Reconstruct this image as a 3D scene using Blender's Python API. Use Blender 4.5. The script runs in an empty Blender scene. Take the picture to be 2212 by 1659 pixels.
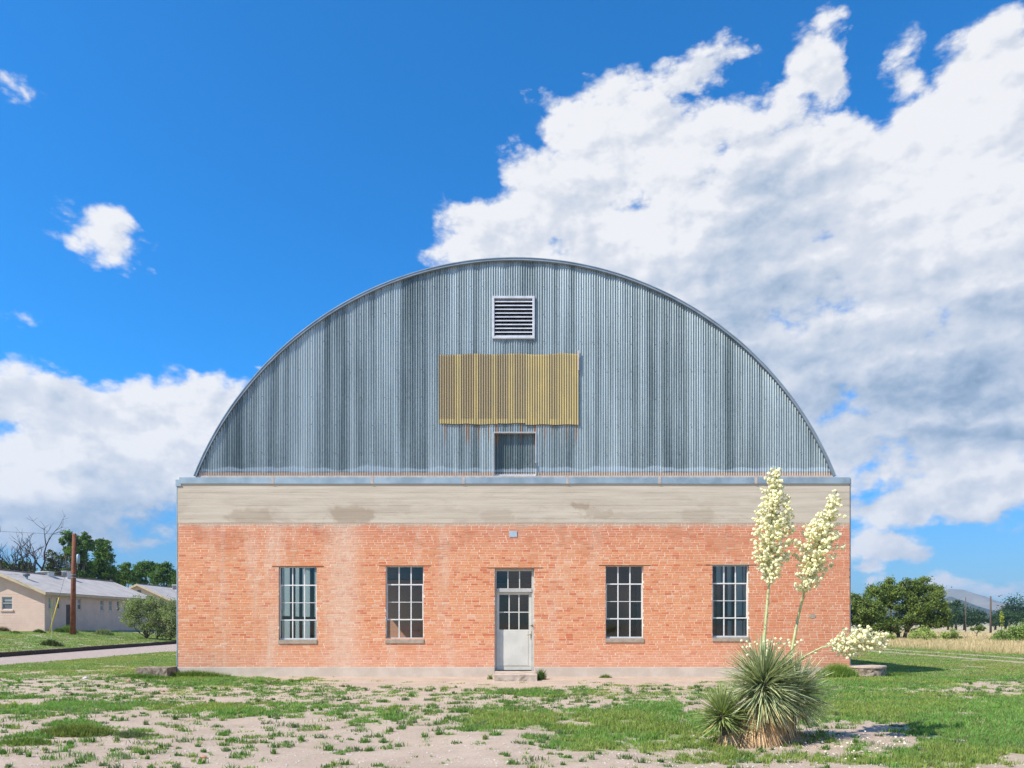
import bpy, bmesh, math, random
import numpy as np
from mathutils import Vector, Matrix, Euler, noise as mnoise

R = math.radians
S = 0.013                      # metres per photo unit on the facade plane
F = 1538.0
EYE = 1.48
WALL_Y = 20.0
scene = bpy.context.scene
COL = scene.collection

# ------------------------------------------------------------------ camera
cam = bpy.data.cameras.new('camera')
cam.sensor_width = 36.0
cam.lens = 36.0 * F / 2212.0
cam.shift_y = (1348.0 - 829.5) / 2212.0
cam.clip_end = 20000
cam.clip_start = 0.1
cam_o = bpy.data.objects.new('camera', cam)
COL.objects.link(cam_o)
cam_o.location = (0, 0, EYE)
cam_o.rotation_euler = (R(90), 0, 0)
scene.camera = cam_o
scene.view_settings.view_transform = 'Standard'
scene.view_settings.look = 'None'
scene.view_settings.gamma = 1
scene.view_settings.use_curve_mapping = False
scene.view_settings.exposure = 0.5

# ------------------------------------------------------------------ sun
SUN_TRAVEL = Vector((0.80, 0.46, -1.0)).normalized()
SUN_EL = math.asin(-SUN_TRAVEL.z)
SUN_AZ = math.atan2(-SUN_TRAVEL.x, -SUN_TRAVEL.y)      # clockwise from +Y
sun = bpy.data.lights.new('sun', 'SUN')
sun.energy = 4.9
sun.angle = R(0.53)
sun.color = (1.0, 0.935, 0.83)
sun_o = bpy.data.objects.new('sun', sun)
COL.objects.link(sun_o)
sun_o.location = (-30, -20, 40)
sun_o.rotation_euler = SUN_TRAVEL.to_track_quat('-Z', 'Y').to_euler()

# ------------------------------------------------------------------ node helper
class NT:
    def __init__(s, tree):
        s.t = tree
    def n(s, typ, **kw):
        nd = s.t.nodes.new(typ)
        for k, v in kw.items():
            setattr(nd, k, v)
        return nd
    def lk(s, a, b):
        s.t.links.new(a, b)
    def put(s, sock, v):
        if isinstance(v, bpy.types.NodeSocket):
            s.lk(v, sock)
        elif isinstance(v, (tuple, list)) and len(v) == 3 and sock.type == 'RGBA':
            sock.default_value = (*v, 1)
        else:
            sock.default_value = v
    def m(s, op, a, b=None, c=None, clamp=False):
        nd = s.n('ShaderNodeMath', operation=op, use_clamp=clamp)
        s.put(nd.inputs[0], a)
        if b is not None: s.put(nd.inputs[1], b)
        if c is not None: s.put(nd.inputs[2], c)
        return nd.outputs[0]
    def v(s, op, a, b=None, out=0):
        nd = s.n('ShaderNodeVectorMath', operation=op)
        s.put(nd.inputs[0], a)
        if b is not None: s.put(nd.inputs[1], b)
        return nd.outputs['Value'] if op in ('LENGTH', 'DOT_PRODUCT', 'DISTANCE') else nd.outputs[0]
    def sep(s, a):
        nd = s.n('ShaderNodeSeparateXYZ'); s.put(nd.inputs[0], a); return nd.outputs
    def comb(s, x, y, z):
        nd = s.n('ShaderNodeCombineXYZ')
        for i, q in enumerate((x, y, z)): s.put(nd.inputs[i], q)
        return nd.outputs[0]
    def noise(s, vec, scale=1.0, detail=4.0, rough=0.5, dist=0.0, out='Fac', lac=2.0):
        nd = s.n('ShaderNodeTexNoise')
        if vec is not None: s.lk(vec, nd.inputs['Vector'])
        nd.inputs['Scale'].default_value = scale
        nd.inputs['Detail'].default_value = detail
        nd.inputs['Roughness'].default_value = rough
        nd.inputs['Lacunarity'].default_value = lac
        nd.inputs['Distortion'].default_value = dist
        return nd.outputs[out]
    def mr(s, val, a, b, c=0.0, d=1.0, smooth=True):
        nd = s.n('ShaderNodeMapRange')
        if smooth: nd.interpolation_type = 'SMOOTHSTEP'
        s.put(nd.inputs['Value'], val)
        for k, q in zip(('From Min', 'From Max', 'To Min', 'To Max'), (a, b, c, d)):
            s.put(nd.inputs[k], q)
        return nd.outputs['Result']
    def mix(s, f, a, b, mode='MIX'):
        nd = s.n('ShaderNodeMix', data_type='RGBA', blend_type=mode)
        s.put(nd.inputs['Factor'], f)
        s.put(nd.inputs['A'] if False else nd.inputs[6], a)
        s.put(nd.inputs[7], b)
        return nd.outputs[2]
    def pos(s):
        return s.n('ShaderNodeNewGeometry').outputs['Position']
    def attr(s, name, out='Color'):
        nd = s.n('ShaderNodeAttribute'); nd.attribute_name = name
        return nd.outputs[out]

# ------------------------------------------------------------------ world
world = bpy.data.worlds.new('World')
scene.world = world
world.use_nodes = True
wt = world.node_tree
wt.nodes.clear()
N = NT(wt)
SKY_STRENGTH = 0.083

def sky_uv(xd, yd):
    dx = xd - 1106.0
    return math.atan2(dx, F), (1348.0 - yd) / math.hypot(dx, F)

def build_world():
    out = N.n('ShaderNodeOutputWorld')
    bg = N.n('ShaderNodeBackground')
    bg.inputs['Strength'].default_value = SKY_STRENGTH
    sky = N.n('ShaderNodeTexSky')
    sky.sky_type = 'NISHITA'
    sky.sun_disc = False
    sky.sun_elevation = SUN_EL
    sky.sun_rotation = SUN_AZ
    sky.altitude = 1400
    sky.air_density = 1.0
    sky.dust_density = 0.4
    sky.ozone_density = 4.0
    d = N.n('ShaderNodeTexCoord').outputs['Generated']
    x, y, z = N.sep(d)
    hyp = N.m('SQRT', N.m('ADD', N.m('MULTIPLY', x, x), N.m('MULTIPLY', y, y)))
    az = N.m('ARCTAN2', x, y)
    el = N.m('DIVIDE', z, N.m('MAXIMUM', hyp, 0.02))
    el = N.m('MINIMUM', el, 6.0)
    p = N.comb(az, el, 0.0)
    # a warp keeps the outlines from following the placement shapes
    w1 = N.noise(N.v('MULTIPLY', p, (1, 1.25, 1)), 5.0, 3, 0.55, out='Color')
    w2 = N.noise(p, 17.0, 3, 0.6, out='Color')
    wp = N.v('ADD', p, N.v('MULTIPLY', N.v('SUBTRACT', w1, (0.5, 0.5, 0.5)), (0.06, 0.05, 0)))
    wp = N.v('ADD', wp, N.v('MULTIPLY', N.v('SUBTRACT', w2, (0.5, 0.5, 0.5)), (0.07, 0.06, 0)))
    # where the cloud bodies stand in the sky (centre, radii, weight)
    heavy = [
        (1090, 520, 150, 100, 1.0), (1250, 420, 190, 160, 1.0), (1215, 280, 85, 70, .9), (1400, 330, 230, 150, 1.0),
        (1510, 155, 105, 58, 1.0), (1370, 195, 60, 30, .5), (1450, 560, 330, 230, 1.1), (1650, 420, 260, 190, 1.1),
        (1700, 370, 170, 90, .9), (1900, 400, 200, 120, .9), (1775, 150, 62, 95, .8), (1700, 250, 60, 50, .5), (2010, 300, 130, 170, 1.0), (2150, 250, 170, 170, 1.0),
        (1965, 160, 90, 80, .8), (2080, 140, 110, 90, .9), (2180, 110, 80, 70, .6),
        (1800, 640, 420, 260, 1.15), (2150, 560, 260, 300, 1.1), (2050, 800, 420, 160, 1.0),
        (1900, 930, 260, 120, .9), (2200, 960, 200, 90, .8), (1960, 1030, 170, 75, .65),
        (1900, 1100, 150, 45, .8), (2120, 1085, 130, 42, .85), (1915, 1168, 95, 32, .85), (2210, 1040, 90, 50, .8), (210, 480, 60, 30, .4), (2030, 1040, 110, 50, .5),
        (1860, 1208, 40, 22, .6), (1870, 1252, 26, 14, .45), (2260, 1070, 100, 60, .5), (1730, 830, 200, 160, 1.0), (1830, 960, 180, 90, .95), (2080, 930, 300, 90, .9), (1870, 1040, 110, 45, .75), (2120, 1010, 200, 60, .75), (2200, 850, 200, 160, 1.0),
        (1560, 700, 250, 160, 1.0), (1350, 560, 160, 120, 1.0), (1700, 210, 60, 40, .5), (1330, 190, 90, 50, .6), (1890, 1165, 110, 34, .6),
        (20, 860, 130, 110, 1.0), (150, 905, 160, 100, 1.0), (330, 930, 190, 115, 1.1), (470, 900, 130, 85, 1.0), (250, 1000, 330, 125, 1.1),
        (60, 1010, 200, 140, 1.0), (420, 1080, 200, 90, .8), (100, 1120, 260, 70, .6), (-150, 950, 200, 180, 1.0),
        (215, 515, 95, 62, .62), (150, 470, 60, 32, .32), (262, 478, 50, 34, .35), (50, 680, 34, 16, .22), (10, 160, 30, 30, .25), (45, 205, 20, 14, .2), (547, 790, 42, 14, .4), (45, 200, 30, 20, .25),
        (2160, 1268, 70, 18, .33), (1985, 1260, 70, 22, .38), (1880, 1250, 40, 16, .3), (300, 1165, 260, 26, .3),
    ]
    mask = None
    for (cx, cy, rx, ry, wgt) in heavy:
        u, vv = sky_uv(cx, cy)
        k = F * (1 + ((cx - 1106) / F) ** 2)
        kv = math.hypot(cx - 1106, F)
        q = N.v('SUBTRACT', wp, (u, vv, 0))
        q = N.v('MULTIPLY', q, (k / rx, kv / ry, 0))
        l = N.v('LENGTH', q)
        e = N.m('MULTIPLY', N.m('SUBTRACT', 1.25, l), wgt)
        mask = e if mask is None else N.m('SMOOTH_MAX', mask, e, 0.16)
    # the same kind of broken cumulus continues all round, outside the view
    g = N.noise(N.v('MULTIPLY', d, (1, 1, 2.2)), 2.3, 3, 0.5)
    side = N.mr(N.m('ABSOLUTE', az), 0.72, 1.0)
    low = N.mr(el, 0.5, 1.2, 1.0, 0.0)
    gen = N.m('MULTIPLY', N.m('SUBTRACT', g, 0.47), 5.0)
    gen = N.m('ADD', gen, N.m('MULTIPLY', N.m('SUBTRACT', N.m('MULTIPLY', side, low), 1.0), 4.0))
    mask = N.m('MAXIMUM', mask, gen)
    mask = N.m('MINIMUM', mask, 1.0)
    # cloud body: billows at several sizes
    ps = N.v('MULTIPLY', p, (1, 1.35, 1))
    def body(off, det=8):
        q = N.v('ADD', ps, off) if off else ps
        a = N.noise(q, 6.0, det, 0.56, 0.0)
        wq = N.v('ADD', q, N.v('MULTIPLY', N.v('SUBTRACT', N.noise(q, 26.0, 2, 0.5, out='Color'), (.5, .5, .5)), (.022, .022, 0)))
        vo = N.n('ShaderNodeTexVoronoi'); vo.voronoi_dimensions = '2D'; vo.feature = 'SMOOTH_F1'; vo.normalize = True
        N.lk(wq, vo.inputs['Vector']); vo.inputs['Scale'].default_value = 11.0; vo.inputs['Detail'].default_value = min(det, 4)
        vo.inputs['Roughness'].default_value = 0.55; vo.inputs['Lacunarity'].default_value = 2.3; vo.inputs['Smoothness'].default_value = 0.35
        puff = N.m('SUBTRACT', 0.86, vo.outputs['Distance'])
        return N.m('ADD', N.m('MULTIPLY', a, 0.60), N.m('MULTIPLY', puff, 0.40))
    f0 = body(None)
    g0 = body(None, 4)
    g1 = body((-0.012, 0.024, 0.0), 4)
    dens = N.m('ADD', mask, N.m('MULTIPLY', N.m('SUBTRACT', f0, 0.535), 4.2))
    alpha = N.mr(dens, 0.0, 0.50)
    relief = N.m('MULTIPLY', N.m('SUBTRACT', g0, g1), 2.3)
    # large soft grey undersides
    lo0 = N.noise(N.v('MULTIPLY', wp, (1, 1.5, 1)), 4.0, 6, 0.56, 0.1)
    dark = None
    for (cx, cy, rx, ry, wgt) in [
        (1900, 850, 420, 70, 1.0), (2150, 690, 330, 60, .8), (1650, 650, 260, 60, .75), (1800, 750, 300, 50, .9), (1700, 950, 260, 50, .7),
        (2120, 600, 300, 50, .55), (1560, 575, 170, 50, .6), (1700, 400, 120, 60, .5), (1640, 500, 90, 60, .3),
        (2020, 970, 240, 45, .9), (2150, 1160, 260, 50, .9), (1250, 500, 60, 70, .4), (1930, 1080, 200, 30, .7), (2100, 860, 200, 50, .9),
        (230, 1040, 110, 40, .5), (160, 960, 60, 35, .3), (250, 1150, 500, 75, 1.25), (60, 1110, 160, 40, .7), (400, 985, 50, 30, .3)]:
        u, vv = sky_uv(cx, cy)
        k = F * (1 + ((cx - 1106) / F) ** 2)
        kv = math.hypot(cx - 1106, F)
        q = N.v('MULTIPLY', N.v('SUBTRACT', wp, (u, vv, 0)), (k / rx, kv / ry, 0))
        e = N.m('MULTIPLY', N.mr(N.v('LENGTH', q), 1.7, 0.2), wgt)
        dark = e if dark is None else N.m('MAXIMUM', dark, e)
    thick = N.mr(dens, 0.2, 0.95)
    sh = N.m('ADD', N.m('MULTIPLY', dark, 0.60), N.m('MULTIPLY', N.m('SUBTRACT', lo0, 0.47), 1.5))
    sh = N.m('MAXIMUM', N.m('MULTIPLY', sh, thick), N.m('MULTIPLY', dark, 0.50))
    sh = N.m('SUBTRACT', sh, relief)
    sh = N.m('ADD', sh, N.m('MULTIPLY', N.m('SUBTRACT', 0.54, f0), 0.55))
    sh = N.m('MINIMUM', N.m('MAXIMUM', sh, 0.0), 1.0)
    ramp = N.n('ShaderNodeValToRGB')
    ramp.color_ramp.interpolation = 'LINEAR'
    els = ramp.color_ramp.elements
    els[0].position = 0.0; els[0].color = (0.97, 0.97, 0.985, 1)
    els[1].position = 1.0; els[1].color = (0.24, 0.35, 0.50, 1)
    for ps_, c in ((0.18, (0.80, 0.83, 0.89)), (0.42, (0.62, 0.69, 0.80)), (0.72, (0.40, 0.51, 0.66))):
        e = els.new(ps_); e.color = (*c, 1)
    N.lk(sh, ramp.inputs[0])
    cl = N.v('MULTIPLY', ramp.outputs[0], (0.96 / 1.41 / SKY_STRENGTH,) * 3)
    # a slightly deeper, polarised blue for the clear part
    blue = N.v('MULTIPLY', sky.outputs[0], (0.22, 1.42, 2.16))
    lowf = N.mr(el, 0.0, 0.33, 1.0, 0.0)
    blue = N.mix(lowf, blue, N.v('MULTIPLY', sky.outputs[0], (0.56, 0.78, 0.90)))
    a2 = N.m('MULTIPLY', alpha, N.mr(el, -0.01, 0.05, 0.35, 0.97))
    col = N.mix(a2, blue, cl)
    N.lk(col, bg.inputs['Color'])
    N.lk(bg.outputs[0], out.inputs['Surface'])
build_world()
world.cycles.sampling_method = 'MANUAL'
world.cycles.sample_map_resolution = 1024

# ------------------------------------------------------------------ haze goes in after the structure
# ------------------------------------------------------------------ object helpers
def tag(o, label=None, cat=None, group=None, kind=None):
    if label: o['label'] = label
    if cat: o['category'] = cat
    if group: o['group'] = group
    if kind: o['kind'] = kind
    return o

def empty(name, loc=(0, 0, 0), label=None, cat=None, group=None, rz=0.0):
    o = bpy.data.objects.new(name, None)
    COL.objects.link(o)
    o.location = loc
    o.rotation_euler = (0, 0, rz)
    o.empty_display_size = 0.2
    return tag(o, label, cat, group)

class MB:
    """collects shapes; every shape is given in the coordinates of the parent"""
    def __init__(s):
        s.v = []; s.f = []
    def add(s, vs, fs):
        b = len(s.v)
        s.v += [tuple(q) for q in vs]
        s.f += [tuple(i + b for i in f) for f in fs]
        return s
    def box(s, x0, x1, y0, y1, z0, z1, skip=''):
        vs = [(x0, y0, z0), (x1, y0, z0), (x1, y1, z0), (x0, y1, z0), (x0, y0, z1), (x1, y0, z1), (x1, y1, z1), (x0, y1, z1)]
        fs = {'b': (0, 3, 2, 1), 't': (4, 5, 6, 7), 'f': (0, 1, 5, 4), 'r': (1, 2, 6, 5), 'k': (2, 3, 7, 6), 'l': (3, 0, 4, 7)}
        return s.add(vs, [q for k, q in fs.items() if k not in skip])
    def tube(s, pts, rad, n=8, caps=True):
        pts = [Vector(q) for q in pts]
        if not isinstance(rad, (list, tuple)): rad = [rad] * len(pts)
        vs = []; fs = []
        for i, q in enumerate(pts):
            t = (pts[min(i + 1, len(pts) - 1)] - pts[max(i - 1, 0)]).normalized()
            a = t.orthogonal().normalized() if abs(t.z) < 0.2 else t.cross(Vector((0.3, 0.95, 0.1))).normalized()
            b = t.cross(a).normalized()
            for k in range(n):
                an = 2 * math.pi * k / n
                vs.append(q + (a * math.cos(an) + b * math.sin(an)) * rad[i])
        for i in range(len(pts) - 1):
            for k in range(n):
                k2 = (k + 1) % n
                fs.append((i * n + k, i * n + k2, (i + 1) * n + k2, (i + 1) * n + k))
        if caps:
            fs.append(tuple(range(n - 1, -1, -1)))
            fs.append(tuple((len(pts) - 1) * n + k for k in range(n)))
        return s.add(vs, fs)
    def build(s, name, mat, parent=None, smooth=False, bevel=0.0):
        me = bpy.data.meshes.new(name)
        me.from_pydata(s.v, [], s.f)
        me.update()
        if smooth:
            me.polygons.foreach_set('use_smooth', [True] * len(me.polygons))
        o = bpy.data.objects.new(name, me)
        COL.objects.link(o)
        if mat: me.materials.append(mat)
        if parent: o.parent = parent
        if bevel:
            b = o.modifiers.new('bevel', 'BEVEL'); b.width = bevel; b.segments = 2; b.limit_method = 'ANGLE'
        return o

def np_mesh(name, V, Fc, mat, parent=None, cols=None, attrs=None, smooth=False):
    """V (n,3); Fc (m,k) equal-sided faces; cols (n,3) colour per vertex"""
    me = bpy.data.meshes.new(name)
    V = np.asarray(V, dtype=np.float32); Fc = np.asarray(Fc, dtype=np.int32)
    me.vertices.add(len(V)); me.vertices.foreach_set('co', V.ravel())
    k = Fc.shape[1]
    me.loops.add(Fc.size); me.loops.foreach_set('vertex_index', Fc.ravel())
    me.polygons.add(len(Fc))
    me.polygons.foreach_set('loop_start', np.arange(0, Fc.size, k, dtype=np.int32))
    me.polygons.foreach_set('loop_total', np.full(len(Fc), k, dtype=np.int32))
    me.polygons.foreach_set('use_smooth', np.full(len(Fc), bool(smooth)))
    me.update(calc_edges=True)
    if cols is not None:
        a = me.color_attributes.new('tone', 'FLOAT_COLOR', 'POINT')
        c = np.ones((len(V), 4), dtype=np.float32); c[:, :3] = cols
        a.data.foreach_set('color', c.ravel())
    if attrs:
        for nm, arr in attrs.items():
            a = me.attributes.new(nm, 'FLOAT', 'POINT')
            a.data.foreach_set('value', np.asarray(arr, dtype=np.float32))
    if mat: me.materials.append(mat)
    o = bpy.data.objects.new(name, me)
    COL.objects.link(o)
    if parent: o.parent = parent
    return o

# value noise in numpy
def _hash(ix, iy, seed):
    h = (ix.astype(np.int64) * 374761393 + iy.astype(np.int64) * 668265263 + seed * 974634777) & 0x7fffffff
    h = ((h ^ (h >> 13)) * 1274126177) & 0x7fffffff
    return ((h ^ (h >> 16)) & 0xffff) / 65535.0
def vnoise(x, y, seed=0):
    ix = np.floor(x); iy = np.floor(y); fx = x - ix; fy = y - iy
    fx = fx * fx * (3 - 2 * fx); fy = fy * fy * (3 - 2 * fy)
    a = _hash(ix, iy, seed); b = _hash(ix + 1, iy, seed); c = _hash(ix, iy + 1, seed); e = _hash(ix + 1, iy + 1, seed)
    return (a * (1 - fx) + b * fx) * (1 - fy) + (c * (1 - fx) + e * fx) * fy
def fbm(x, y, scale, octs=4, seed=0, rough=0.5):
    t = 0; amp = 1; tot = 0; s = scale
    for i in range(octs):
        t = t + amp * vnoise(x * s + 17.3 * i, y * s - 9.1 * i, seed + i)
        tot += amp; amp *= rough; s *= 2.03
    return t / tot
def sstep(a, b, x):
    t = np.clip((x - a) / (b - a), 0, 1)
    return t * t * (3 - 2 * t)

# ------------------------------------------------------------------ materials
MATS = {}
def mat(name):
    m = bpy.data.materials.new(name); m.use_nodes = True
    m.node_tree.nodes.clear()
    n = NT(m.node_tree)
    o = n.n('ShaderNodeOutputMaterial')
    b = n.n('ShaderNodeBsdfPrincipled')
    n.lk(b.outputs[0], o.inputs['Surface'])
    MATS[name] = m
    return m, n, b, o
def bump(n, b, h, strength=0.3, dist=0.01):
    bp = n.n('ShaderNodeBump'); bp.inputs['Strength'].default_value = strength; bp.inputs['Distance'].default_value = dist
    n.lk(h, bp.inputs['Height']); n.lk(bp.outputs[0], b.inputs['Normal'])
def simple(name, c1, c2=None, scale=4.0, rough=0.7, metal=0.0, bumpy=0.2, dist=0.004, spec=0.3, detail=6):
    m, n, b, o = mat(name)
    p = n.pos()
    f = n.noise(p, scale, detail, 0.6)
    if c2 is None: c2 = tuple(q * 0.8 for q in c1)
    n.lk(n.mix(n.mr(f, 0.35, 0.65), c1, c2), b.inputs['Base Color'])
    b.inputs['Roughness'].default_value = rough
    b.inputs['Metallic'].default_value = metal
    b.inputs['Specular IOR Level'].default_value = spec
    if bumpy: bump(n, b, n.noise(p, scale * 9, 4, 0.6), bumpy, dist)
    return m

# --- brick
def brick_mat():
    m, n, b, o = mat('brick_clay')
    p = n.pos(); x, y, z = n.sep(p)
    tone = n.attr('tone', 'Fac')
    r = n.n('ShaderNodeValToRGB')
    r.color_ramp.elements[0].position = 0; r.color_ramp.elements[0].color = (0.58, 0.145, 0.055, 1)
    r.color_ramp.elements[1].position = 1; r.color_ramp.elements[1].color = (0.74, 0.42, 0.27, 1)
    for ps, c in ((0.18, (0.62, 0.185, 0.078)), (0.5, (0.70, 0.275, 0.122)), (0.8, (0.73, 0.335, 0.165))):
        e = r.color_ramp.elements.new(ps); e.color = (*c, 1)
    n.lk(tone, r.inputs[0])
    c = r.outputs[0]
    # big weathering drifts: redder under the concrete, pinker and paler at the foot and along run-off lines
    top = n.mr(z, 3.1, 4.25)
    wave = n.noise(n.v('MULTIPLY', p, (0.5, 0, 0.9)), 1.0, 5, 0.6)
    c = n.mix(n.m('MULTIPLY', top, n.mr(wave, 0.3, 0.62, 0.25, 0.62)), c, (0.56, 0.19, 0.115))
    foot = n.mr(n.m('ADD', z, n.m('MULTIPLY', wave, 0.4)), 1.35, 0.5)
    c = n.mix(n.m('MULTIPLY', foot, 0.42), c, (0.70, 0.37, 0.265))
    # lime run-off, vertical, strongest at two spots left of centre
    run = n.noise(n.v('MULTIPLY', p, (1.4, 0, 0.16)), 1.0, 6, 0.62)
    left = n.mr(x, 2.5, -6.0, 0.0, 1.0)
    r1 = n.m('MULTIPLY', n.mr(n.m('ABSOLUTE', n.m('SUBTRACT', x, -4.75)), 0.75, 0.05), 0.62)
    r2 = n.m('MULTIPLY', n.mr(run, 0.50, 0.72), n.m('ADD', 0.24, n.m('MULTIPLY', left, 0.42)))
    fine = n.noise(p, 9.0, 6, 0.7)
    lime = n.m('MULTIPLY', n.m('MAXIMUM', r1, r2), n.mr(fine, 0.3, 0.6, 0.35, 1.0))
    c = n.mix(lime, c, (0.72, 0.56, 0.43))
    rr = n.m('MULTIPLY', n.mr(x, 4.0, 9.0, 0.0, 0.40), n.mr(wave, 0.3, 0.6, .5, 1.0))
    c = n.mix(rr, c, (0.60, 0.18, 0.095))
    spot = n.noise(p, 42.0, 4, 0.7)
    c = n.mix(n.mr(spot, 0.5, 0.75, 0.0, 0.35), c, (0.64, 0.42, 0.31))
    # cement smeared over the top courses from the concrete above
    sm = n.noise(n.v('MULTIPLY', p, (1.6, 0, 4.0)), 1.0, 9, 0.75)
    smz = n.m('ADD', z, n.m('MULTIPLY', n.m('SUBTRACT', sm, 0.5), 0.75))
    c = n.mix(n.mr(smz, 4.12, 4.34, 0.0, 0.85), c, (0.52, 0.42, 0.325))
    n.lk(c, b.inputs['Base Color'])
    b.inputs['Roughness'].default_value = 0.9
    b.inputs['Specular IOR Level'].default_value = 0.15
    bump(n, b, n.noise(p, 60, 5, 0.7), 0.25, 0.002)
    return m
M_brick = brick_mat()
def mortar_mat():
    m, n, b, o = mat('mortar')
    p = n.pos(); x, y, z = n.sep(p)
    f = n.noise(p, 3.0, 6, 0.65)
    c = n.mix(n.mr(f, 0.35, 0.65), (0.80, 0.65, 0.52), (0.68, 0.50, 0.37))
    t = n.noise(p, 1.2, 5, 0.6)
    c = n.mix(n.m('MULTIPLY', n.mr(t, 0.52, 0.60), n.mr(z, 2.2, 4.0, 0.1, 0.6)), c, (0.26, 0.15, 0.105))
    n.lk(c, b.inputs['Base Color']); b.inputs['Roughness'].default_value = 0.95
    b.inputs['Specular IOR Level'].default_value = 0.1
    bump(n, b, n.noise(p, 80, 4, 0.7), 0.2, 0.002)
    return m
M_mortar = mortar_mat()
def concrete_band_mat():
    m, n, b, o = mat('board_formed_concrete')
    p = n.pos(); x, y, z = n.sep(p)
    f = n.noise(n.v('MULTIPLY', p, (0.35, 1, 7.0)), 1.0, 7, 0.65)
    g = n.noise(n.v('MULTIPLY', p, (0.8, 1, 2.6)), 1.0, 8, 0.68, 0.4)
    fine = n.noise(p, 30, 5, 0.7)
    c = n.mix(n.mr(f, 0.32, 0.68), (0.605, 0.535, 0.43), (0.49, 0.43, 0.34))
    c = n.mix(n.m('MULTIPLY', n.mr(g, 0.49, 0.64), n.mr(z, 5.6, 4.5, 0.22, 0.75)), c, (0.46, 0.39, 0.305))
    c = n.mix(n.mr(fine, 0.5, 0.8, 0, 0.3), c, (0.56, 0.49, 0.40))
    # damp patches low on the band
    pz = n.comb(x, n.m('MULTIPLY', z, 2.6), 0.0)
    w = n.noise(p, 3.0, 5, 0.6, out='Color')
    pz = n.v('ADD', pz, n.v('MULTIPLY', n.v('SUBTRACT', w, (.5, .5, .5)), (1.5, 0.9, 0)))
    for (px, pzz, rr, k) in ((-4.5, 4.55, 0.85, .75), (2.0, 4.78, 0.38, .8), (-7.3, 4.5, 0.8, .55), (2.35, 4.55, 0.5, .5), (5.2, 4.5, .7, .4), (-0.4, 4.5, .6, .35)):
        d = n.v('LENGTH', n.v('SUBTRACT', pz, (px, pzz * 2.6, 0)))
        c = n.mix(n.mr(d, rr, rr * 0.55, 0.0, k), c, (0.36, 0.285, 0.21))
    # thin board joints
    jt = n.m('FRACT', n.m('MULTIPLY', n.m('ADD', z, n.m('MULTIPLY', n.noise(p, 0.6, 2, 0.5), 0.03)), 1 / 0.185))
    j = n.m('MULTIPLY', n.mr(jt, 0.0, 0.09, 1.0, 0.0), n.mr(g, 0.35, 0.6, 0.05, 0.35))
    c = n.mix(j, c, (0.42, 0.33, 0.25))
    c = n.mix(n.mr(z, 5.33, 5.39, 0.0, 0.45), c, (0.62, 0.52, 0.41))
    n.lk(c, b.inputs['Base Color']); b.inputs['Roughness'].default_value = 0.93
    b.inputs['Specular IOR Level'].default_value = 0.15
    h = n.m('ADD', n.m('MULTIPLY', f, 1.0), n.m('SUBTRACT', n.m('MULTIPLY', fine, 0.25), j))
    bump(n, b, h, 0.6, 0.014)
    return m
M_band = concrete_band_mat()
M_found = simple('foundation_concrete', (0.62, 0.53, 0.44), (0.52, 0.44, 0.36), 1.6, 0.95, bumpy=0.5, dist=0.006, spec=0.1)
M_step = simple('step_concrete', (0.52, 0.44, 0.36), (0.34, 0.275, 0.22), 5.0, 0.95, bumpy=0.7, dist=0.012, spec=0.1)
M_block = simple('old_rough_concrete', (0.46, 0.375, 0.30), (0.21, 0.16, 0.12), 9.0, 0.97, bumpy=1.0, dist=0.03, spec=0.05)
M_cap = simple('concrete_cap', (0.55, 0.43, 0.35), (0.45, 0.35, 0.28), 4.0, 0.95, bumpy=0.4, dist=0.006, spec=0.05)

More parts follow.
